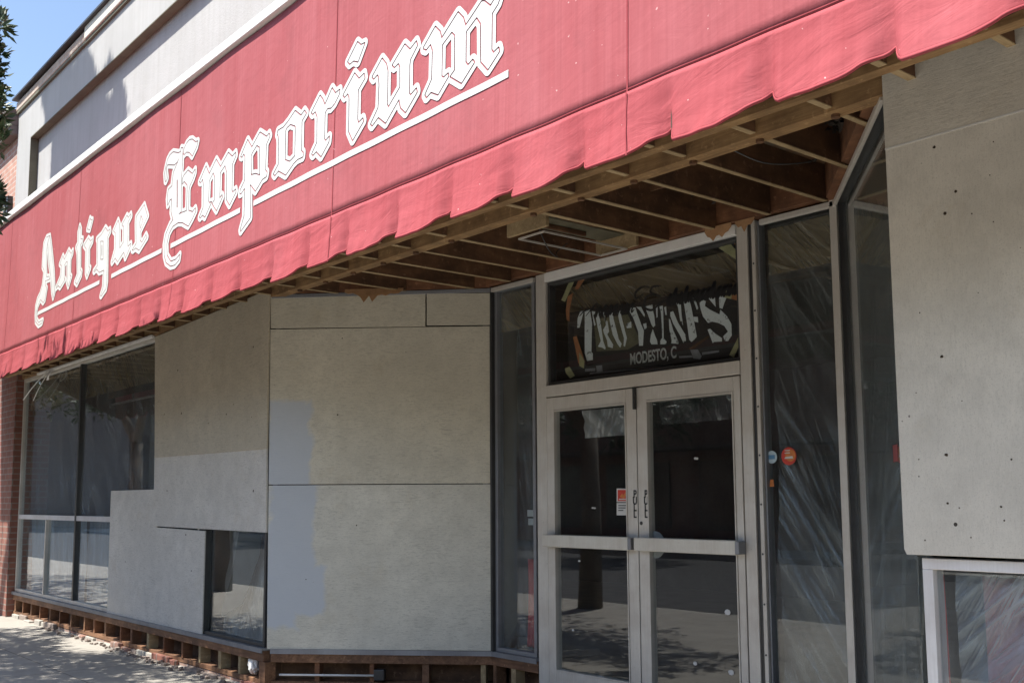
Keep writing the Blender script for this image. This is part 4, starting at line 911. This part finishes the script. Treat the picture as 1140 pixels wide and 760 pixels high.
def sdf_poly(P, GX, GY):
    P = np.array(P); Q = np.roll(P, -1, 0); best = np.full(GX.shape, 1e9); ins = np.zeros(GX.shape, bool)
    for (x0, y0), (x1, y1) in zip(P, Q):
        dx, dy = x1-x0, y1-y0; l2 = dx*dx+dy*dy+1e-12
        t_ = np.clip(((GX-x0)*dx+(GY-y0)*dy)/l2, 0, 1); best = np.minimum(best, (GX-x0-t_*dx)**2+(GY-y0-t_*dy)**2)
        c = ((y0 > GY) != (y1 > GY)); ins ^= c & (GX < (x1-x0)*(GY-y0)/((y1-y0) if y1 != y0 else 1e-12)+x0)
    d = np.sqrt(best); return np.where(ins, -d, d)
def lettering(word, name, g0, g1, g2, cell=.006):
    allp = np.array([p for l_, h_ in word for P in l_ for p in P]); pad = .06
    x0, y0 = allp.min(0)-pad; x1, y1 = allp.max(0)+pad; x1 = min(x1, 99); y1 = min(y1, LS-.02)
    nx = int((x1-x0)/cell)+1; ny = int((y1-y0)/cell)+1
    xs = x0+np.arange(nx)*cell; ys = y0+np.arange(ny)*cell; D = np.full((ny, nx), 1.0); 
    for l_, h_ in word:
        pts = np.array([p for P in l_ for p in P]); a0, b0 = pts.min(0)-pad; a1, b1 = pts.max(0)+pad
        i0 = max(0, int((a0-x0)/cell)); i1 = min(nx, int((a1-x0)/cell)+2); j0 = max(0, int((b0-y0)/cell)); j1 = min(ny, int((b1-y0)/cell)+2)
        if i1 <= i0 or j1 <= j0: continue
        GX, GY = np.meshgrid(xs[i0:i1], ys[j0:j1]); d = np.full(GX.shape, 1.0)
        for P in l_: d = np.minimum(d, sdf_poly(P, GX, GY))
        for P in h_: d = np.maximum(d, -sdf_poly(P, GX, GY))
        D[j0:j1, i0:i1] = np.minimum(D[j0:j1, i0:i1], d)
    phi = np.where(D < (g0+g1)/2, D-g0, np.maximum(g1-D, D-g2))     # white inside the letter and in the outline band
    vs, fs = [], []; vid = {}
    def V(x, y):
        k = (round(x, 5), round(y, 5))
        if k not in vid: vid[k] = len(vs); vs.append(k)
        return vid[k]
    neg = phi < 0
    cnt = neg[:-1, :-1].astype(int)+neg[:-1, 1:]+neg[1:, :-1]+neg[1:, 1:]
    for j in range(ny-1):
        i = 0; row = cnt[j]
        idx = np.nonzero(row)[0]; k = 0
        while k < len(idx):
            i = idx[k]
            if row[i] == 4:
                e = k
                while e+1 < len(idx) and idx[e+1] == idx[e]+1 and row[idx[e+1]] == 4 and e-k < 7: e += 1
                i2 = idx[e]; fs.append((V(xs[i], ys[j]), V(xs[i2+1], ys[j]), V(xs[i2+1], ys[j+1]), V(xs[i], ys[j+1]))); k = e+1; continue
            c = [(i, j), (i+1, j), (i+1, j+1), (i, j+1)]; poly = []
            for q in range(4):
                (ia, ja), (ib, jb) = c[q], c[(q+1) % 4]; fa, fb = phi[ja, ia], phi[jb, ib]
                if fa < 0: poly.append(V(xs[ia], ys[ja]))
                if (fa < 0) != (fb < 0):
                    t_ = fa/(fa-fb); poly.append(V(xs[ia]+(xs[ib]-xs[ia])*t_, ys[ja]+(ys[jb]-ys[ja])*t_))
            poly = [p for n_, p in enumerate(poly) if p != poly[n_-1]]
            if len(poly) > 2: fs.append(tuple(poly))
            k += 1
    mb = MB(); mb.v = [tuple(slope(x, y, .0045)-Vector((0, YH, ZFO))) for x, y in vs]; mb.f = fs
    return mb.build(name, vinyl, aw, fix=False, smooth=True)
lettering(EMP, 'lettering', -.0008, .0058, .0265, .0048)
lettering(ANT, 'lettering', -.003, .0025, .025, .0048)
vU = px2s(566, 82)[1]; vU2 = px2s(270, 232)[1]; vU3 = px2s(50, 345)[1]
for (a_, b_) in ((42, 111), (123.7, 180), (189.7, 267.7), (282.5, 566)):
    def vln(px):                                 # height of the rule on the slope at this place
        return vU3+(vU-vU3)*(px-50)/516.0
    xa = px2s(a_, 345-(a_-50)*.51)[0]; xb = px2s(b_, 345-(b_-50)*.51)[0]
    va = px2s(a_, 345-(a_-50)*.51)[1]; vb = px2s(b_, 345-(b_-50)*.51)[1]; n_ = max(2, int((xb-xa)/.06))
    inA(MB().grid(lambda s_, t_: slope(xa+(xb-xa)*s_, va+(vb-va)*s_+(t_-.5)*.031, .0045), n_, 1)).build('underline', vinyl, aw, fix=False, smooth=True)

# ------------------------------------------------------------------ brick neighbour
nb = thing('brick_building', 'red brick building with a dark cornice beyond the white storefront', 'building', (-20, YF, 0))
def inN(mb): mb.v = [(x+20, y-YF, z) for x, y, z in mb.v]; return mb
inN(bx(-40, XL-.02, YF+.03, YF+8, 0, 6.55)).build('wall', m_brick('faded_red_brick', (.5, .27, .2), (.44, .22, .17), (.5, .44, .38)), nb)
inN(MB().box(-40, XL-.02, YF-.1, YF+8, 6.55, 6.68).box(-40, XL-.02, YF-.16, YF+8, 6.68, 6.92)).build('cornice', cornice_m, nb, bevel=.01)
inN(MB().box(-15.75, -15.68, YF-.04, YF+.03, 5.45, 5.75).box(-15.6, -15.53, YF-.04, YF+.03, 5.47, 5.72)).build('wall_bracket', steel_d, nb)

# ------------------------------------------------------------------ street trees
leaf_m = (lambda t: t.done(t.bsdf(t.ramp(t.noise(t.coord(), 3, 3), [(.3, (.022, .04, .014)), (.7, (.05, .085, .03))]), .5)))(NT('leaf_green'))
bark = m_wood('bark', (.1, .08, .06), (.17, .14, .11), (12, 12, 2), .9)
def leaves(pts, size, rs, spread=.16, per=10, updir=None):
    mb = MB()
    for c in pts:
        d0 = Vector((rs.gauss(0, 1), rs.gauss(0, 1), rs.gauss(0, .6)+.5)).normalized()
        for k in range(per):
            d = (d0+Vector((rs.gauss(0, .7), rs.gauss(0, .7), rs.gauss(0, .6)))).normalized()
            s_ = size*rs.uniform(.6, 1.25); p = Vector(c)+d*rs.uniform(0, spread); sd = d.cross(Vector((rs.gauss(0, 1), rs.gauss(0, 1), rs.gauss(0, 1)))).normalized()*s_*.2
            m = p+d*s_*.5; nrm = d.cross(sd).normalized()*s_*.08
            mb.add([p, m+sd+nrm, p+d*s_, m-sd+nrm, m-nrm*.2], [(0, 4, 1), (1, 4, 2), (2, 4, 3), (3, 4, 0)])
    return mb
def tree(label, base, crown_pts, limbs, trunk, lsize, rs, per=10, spread=.16):
    t_ = thing('street_tree', label, 'tree', base)
    b_ = Vector(base); mb = MB()
    for pts, rads in [trunk]+limbs: mb.tube([Vector(p)-b_ for p in pts], rads, 10)
    mb.build('trunk', bark, t_, smooth=True)
    lv = leaves([Vector(p)-b_ for p in crown_pts], lsize, rs, spread, per); lv.build('crown', leaf_m, t_, fix=False)
    return t_
# low spreading tree by the kerb, its nearest twigs just reach into view at the left edge
rs = random.Random(11); cp = []
while len(cp) < 2600:
    x = rs.uniform(-14.5, -6.6); y = rs.uniform(-1.2, 1.85); z = rs.uniform(3.2, 6.2)
    c = y+z/1.95
    if c > 3.72 or x > -4.4*y-.15 : continue
    if c < 2.0: 
        if rs.random() < .75: continue
    e = ((x+10.6)/4.0)**2+((y-.5)/1.7)**2+((z-4.4)/1.5)**2
    if e > 1.0+.25*math.sin(3*x+2*z): continue
    if c > 3.2 and math.sin(2.1*x+1.2*c)*math.cos(6.5*c+.6*x) > .1: continue
    cp.append((x, y, z))
tw_l = []
for (px, py) in ((-2, 16), (3, 32), (-3, 42), (-8, 60), (3, 62), (-4, 75), (-1, 88), (-8, 100), (2, 108), (-4, 122), (-10, 135), (5, 150), (-6, 128), (-3, 142), (2, 132), (-9, 150), (-5, 212), (-1, 222), (-8, 228), (-6, 238), (-5, 20), (-6, 50), (-7, 82), (-8, 112), (-9, 162), (-10, 172)):
    q = hit(px-3, py, (0, 1.5+rs.uniform(-.05, .03), 0), (0, 1, 0)); tw_l.append(tuple(q)); tw_l.append((q[0]-.05, q[1], q[2]-.05)); tw_l.append((q[0]-.03, q[1], q[2]+.05))
tA = tree('leafy street tree by the kerb whose twigs reach in at the left edge', (-10.2, .1, 0), cp,
     [([(-10.2, .1, 2.4), (-11.5, .3, 3.6), (-12.8, .5, 4.4)], [.1, .06, .03]), ([(-10.2, .1, 2.6), (-9, .4, 3.5), (-7.6, .9, 3.9), (-6.75, 1.4, 3.6)], [.1, .07, .035, .01]), ([(-10.2, .1, 2.8), (-10.3, .2, 4), (-10.4, .3, 5.2)], [.1, .06, .02])],
     ([(-10.2, .1, 0), (-10.15, .1, 1.2), (-10.2, .1, 2.8)], [.17, .13, .11]), .11, rs)
b_ = Vector((-10.2, .1, 0))
lv = leaves([Vector(p)-b_ for p in tw_l], .062, rs, .05, 26); lv.build('twig_leaves', leaf_m, tA, fix=False)
# unseen low tree added to shade the pavement and darken the window reflections
rs = random.Random(31); cp2 = []
while len(cp2) < 1300:
    x = rs.uniform(-24.5, -16.5); y = rs.uniform(-1.4, 2.6); z = rs.uniform(3.2, 6)
    if y+z/1.95 > 5.2 or ((x+20.5)/4)**2+((y-.5)/2.1)**2+((z-4.4)/1.5)**2 > 1: continue
    cp2.append((x, y, z))
tree('unseen leafy street tree added past the left edge to shade the pavement', (-20.5, .1, 0), cp2, [([(-20.5, .1, 2.6), (-19, .4, 4)], [.1, .04]), ([(-20.5, .1, 2.6), (-22, .4, 4.2)], [.1, .04])], ([(-20.5, .1, 0), (-20.5, .1, 2.8)], [.17, .11]), .14, rs)
# tall thin tree farther along, its crown shades the upper wall
rs = random.Random(5); cp = []
k_ = .30
SH = [hit(200/3.8 if 0 else px/3.8, py/3.8, (0, YF+.1, 0), (0, 1, 0)) for px, py in ((222, 790), (232, 620), (238, 500), (216, 440), (222, 350), (246, 330), (270, 285), (292, 330), (298, 400), (318, 335), (345, 425), (372, 400), (392, 350), (412, 395), (430, 400), (440, 500), (462, 525), (474, 520), (482, 440), (502, 405), (526, 500), (500, 560), (420, 640), (300, 760))]
SH = [(p.x, p.z) for p in SH]
def in_poly(x, y, P):
    c = False
    for (x0, y0), (x1, y1) in zip(P, P[1:]+P[:1]):
        if (y0 > y) != (y1 > y) and x < (x1-x0)*(y-y0)/(y1-y0)+x0: c = not c
    return c
while len(cp) < 3200:
    xw = rs.uniform(-14.2, -10.5); zw = rs.uniform(5.2, 7.2); yv = rs.uniform(.2, 1.6)
    if not in_poly(xw, zw, SH): continue
    if math.sin(4.1*xw+2)*math.sin(6.3*zw+xw) > .86: continue
    cp.append((xw-k_*(YF+.1-yv), yv, zw+(YF+.1-yv)*1.95))
tree('tall bare-stemmed street tree beyond the left edge of the view', (-16.2, .2, 0), cp, [([(-15.6, .3, 7), (-14.2, .8, 10), (-13.4, .8, 12)], [.09, .05, .02])],
     ([(-16.2, .2, 0), (-16.1, .25, 4), (-15.6, .3, 7.1)], [.16, .12, .09]), .10, rs, 12, .10)

# ------------------------------------------------------------------ buildings across the street (seen only as reflections)
for i, (x0, x1, h_, mt, lab) in enumerate(((-34, -14, 6.5, brick,  'low brick shop across the street behind the viewer'), (-13.9, 3, 5.0, m_simple('grey_render', (.3, .29, .27), .85), 'grey rendered shop across the street behind the viewer'), (3.1, 20, 7.5, m_simple('brown_render', (.22, .17, .13), .85), 'taller brown shop across the street behind the viewer'))):
    sb = thing('shop_building', lab, 'building', ((x0+x1)/2, -15, 0)); c_ = (x1-x0)/2
    bx(-c_, c_, -8, 0, -.1, h_).build('wall', mt, sb)
    bx(-c_-.05, c_+.05, -8, .12, h_, h_+.2).build('cornice', cornice_m, sb)
    for k in range(int((x1-x0)/4)):
        xx = -c_+1+4*k
        wv = bx(xx, xx+2.8, .0, .05, .5, 2.6).build('window', steel_d, sb); bx(xx+.1, xx+2.7, .052, .06, .6, 2.5).build('pane', m_simple('far_glass', (.03, .035, .04), .1), wv) 
    bx(-c_+.3, c_-.3, .1, 1.4, 2.9, 3.0).build('canopy', cornice_m, sb)

for i, (x0, x1, h_, mt, lab) in enumerate(((-60, -34.2, 8.5, m_simple('tan_render', (.2, .17, .13), .85), 'tan two-storey block down the street behind the viewer'), (-120, -60.5, 9.5, cornice_m, 'long dark block at the far end of the street'))):
    sb = thing('shop_building', lab, 'building', ((x0+x1)/2, -14 if i else -15, 0)); c_ = (x1-x0)/2
    bx(-c_, c_, -8, 0, -.1, h_).build('wall', mt, sb); bx(-c_-.05, c_+.05, -8, .12, h_, h_+.2).build('cornice', cornice_m, sb)
end = thing('shop_building', 'wide dark building closing the street far to the left', 'building', (-130, 0, 0))
bx(0, 6, -40, 30, -.1, 14).build('wall', cornice_m, end); bx(5.9, 6.2, -40, 30, 14, 14.3).build('cornice', steel_d, end)
for (tx, lab) in ((-20, 'round street tree on the far kerb, nearest the brick shop'), (-27, 'round street tree on the far kerb beside the tan block'), (-36, 'round street tree on the far kerb, farthest down the street')):
    rs = random.Random(int(-tx)); cp = []
    while len(cp) < 420:
        x, y, z = (rs.uniform(-1, 1) for _ in range(3))
        if x*x+y*y+z*z < 1: cp.append((tx+2.8*x, -11+2.4*y, 5+2.2*z))
    tree(lab, (tx, -11, 0), cp, [([(tx, -11, 2.4), (tx+1, -11, 4.5)], [.1, .04])], ([(tx, -11, 0), (tx, -11, 2.6)], [.16, .12]), .3, rs, 8, .4)

# ------------------------------------------------------------------ render settings
S.view_settings.view_transform = 'Standard'; S.view_settings.look = 'None'; S.view_settings.gamma = 1
S.view_settings.use_curve_mapping = False; S.view_settings.exposure = 1.05
S.render.engine = 'CYCLES'; S.cycles.use_denoising = True
S.cycles.max_bounces = 12; S.cycles.transparent_max_bounces = 24; S.cycles.glossy_bounces = 6; S.cycles.diffuse_bounces = 5
S.cycles.caustics_reflective = False; S.cycles.caustics_refractive = False; S.cycles.sample_clamp_indirect = 6
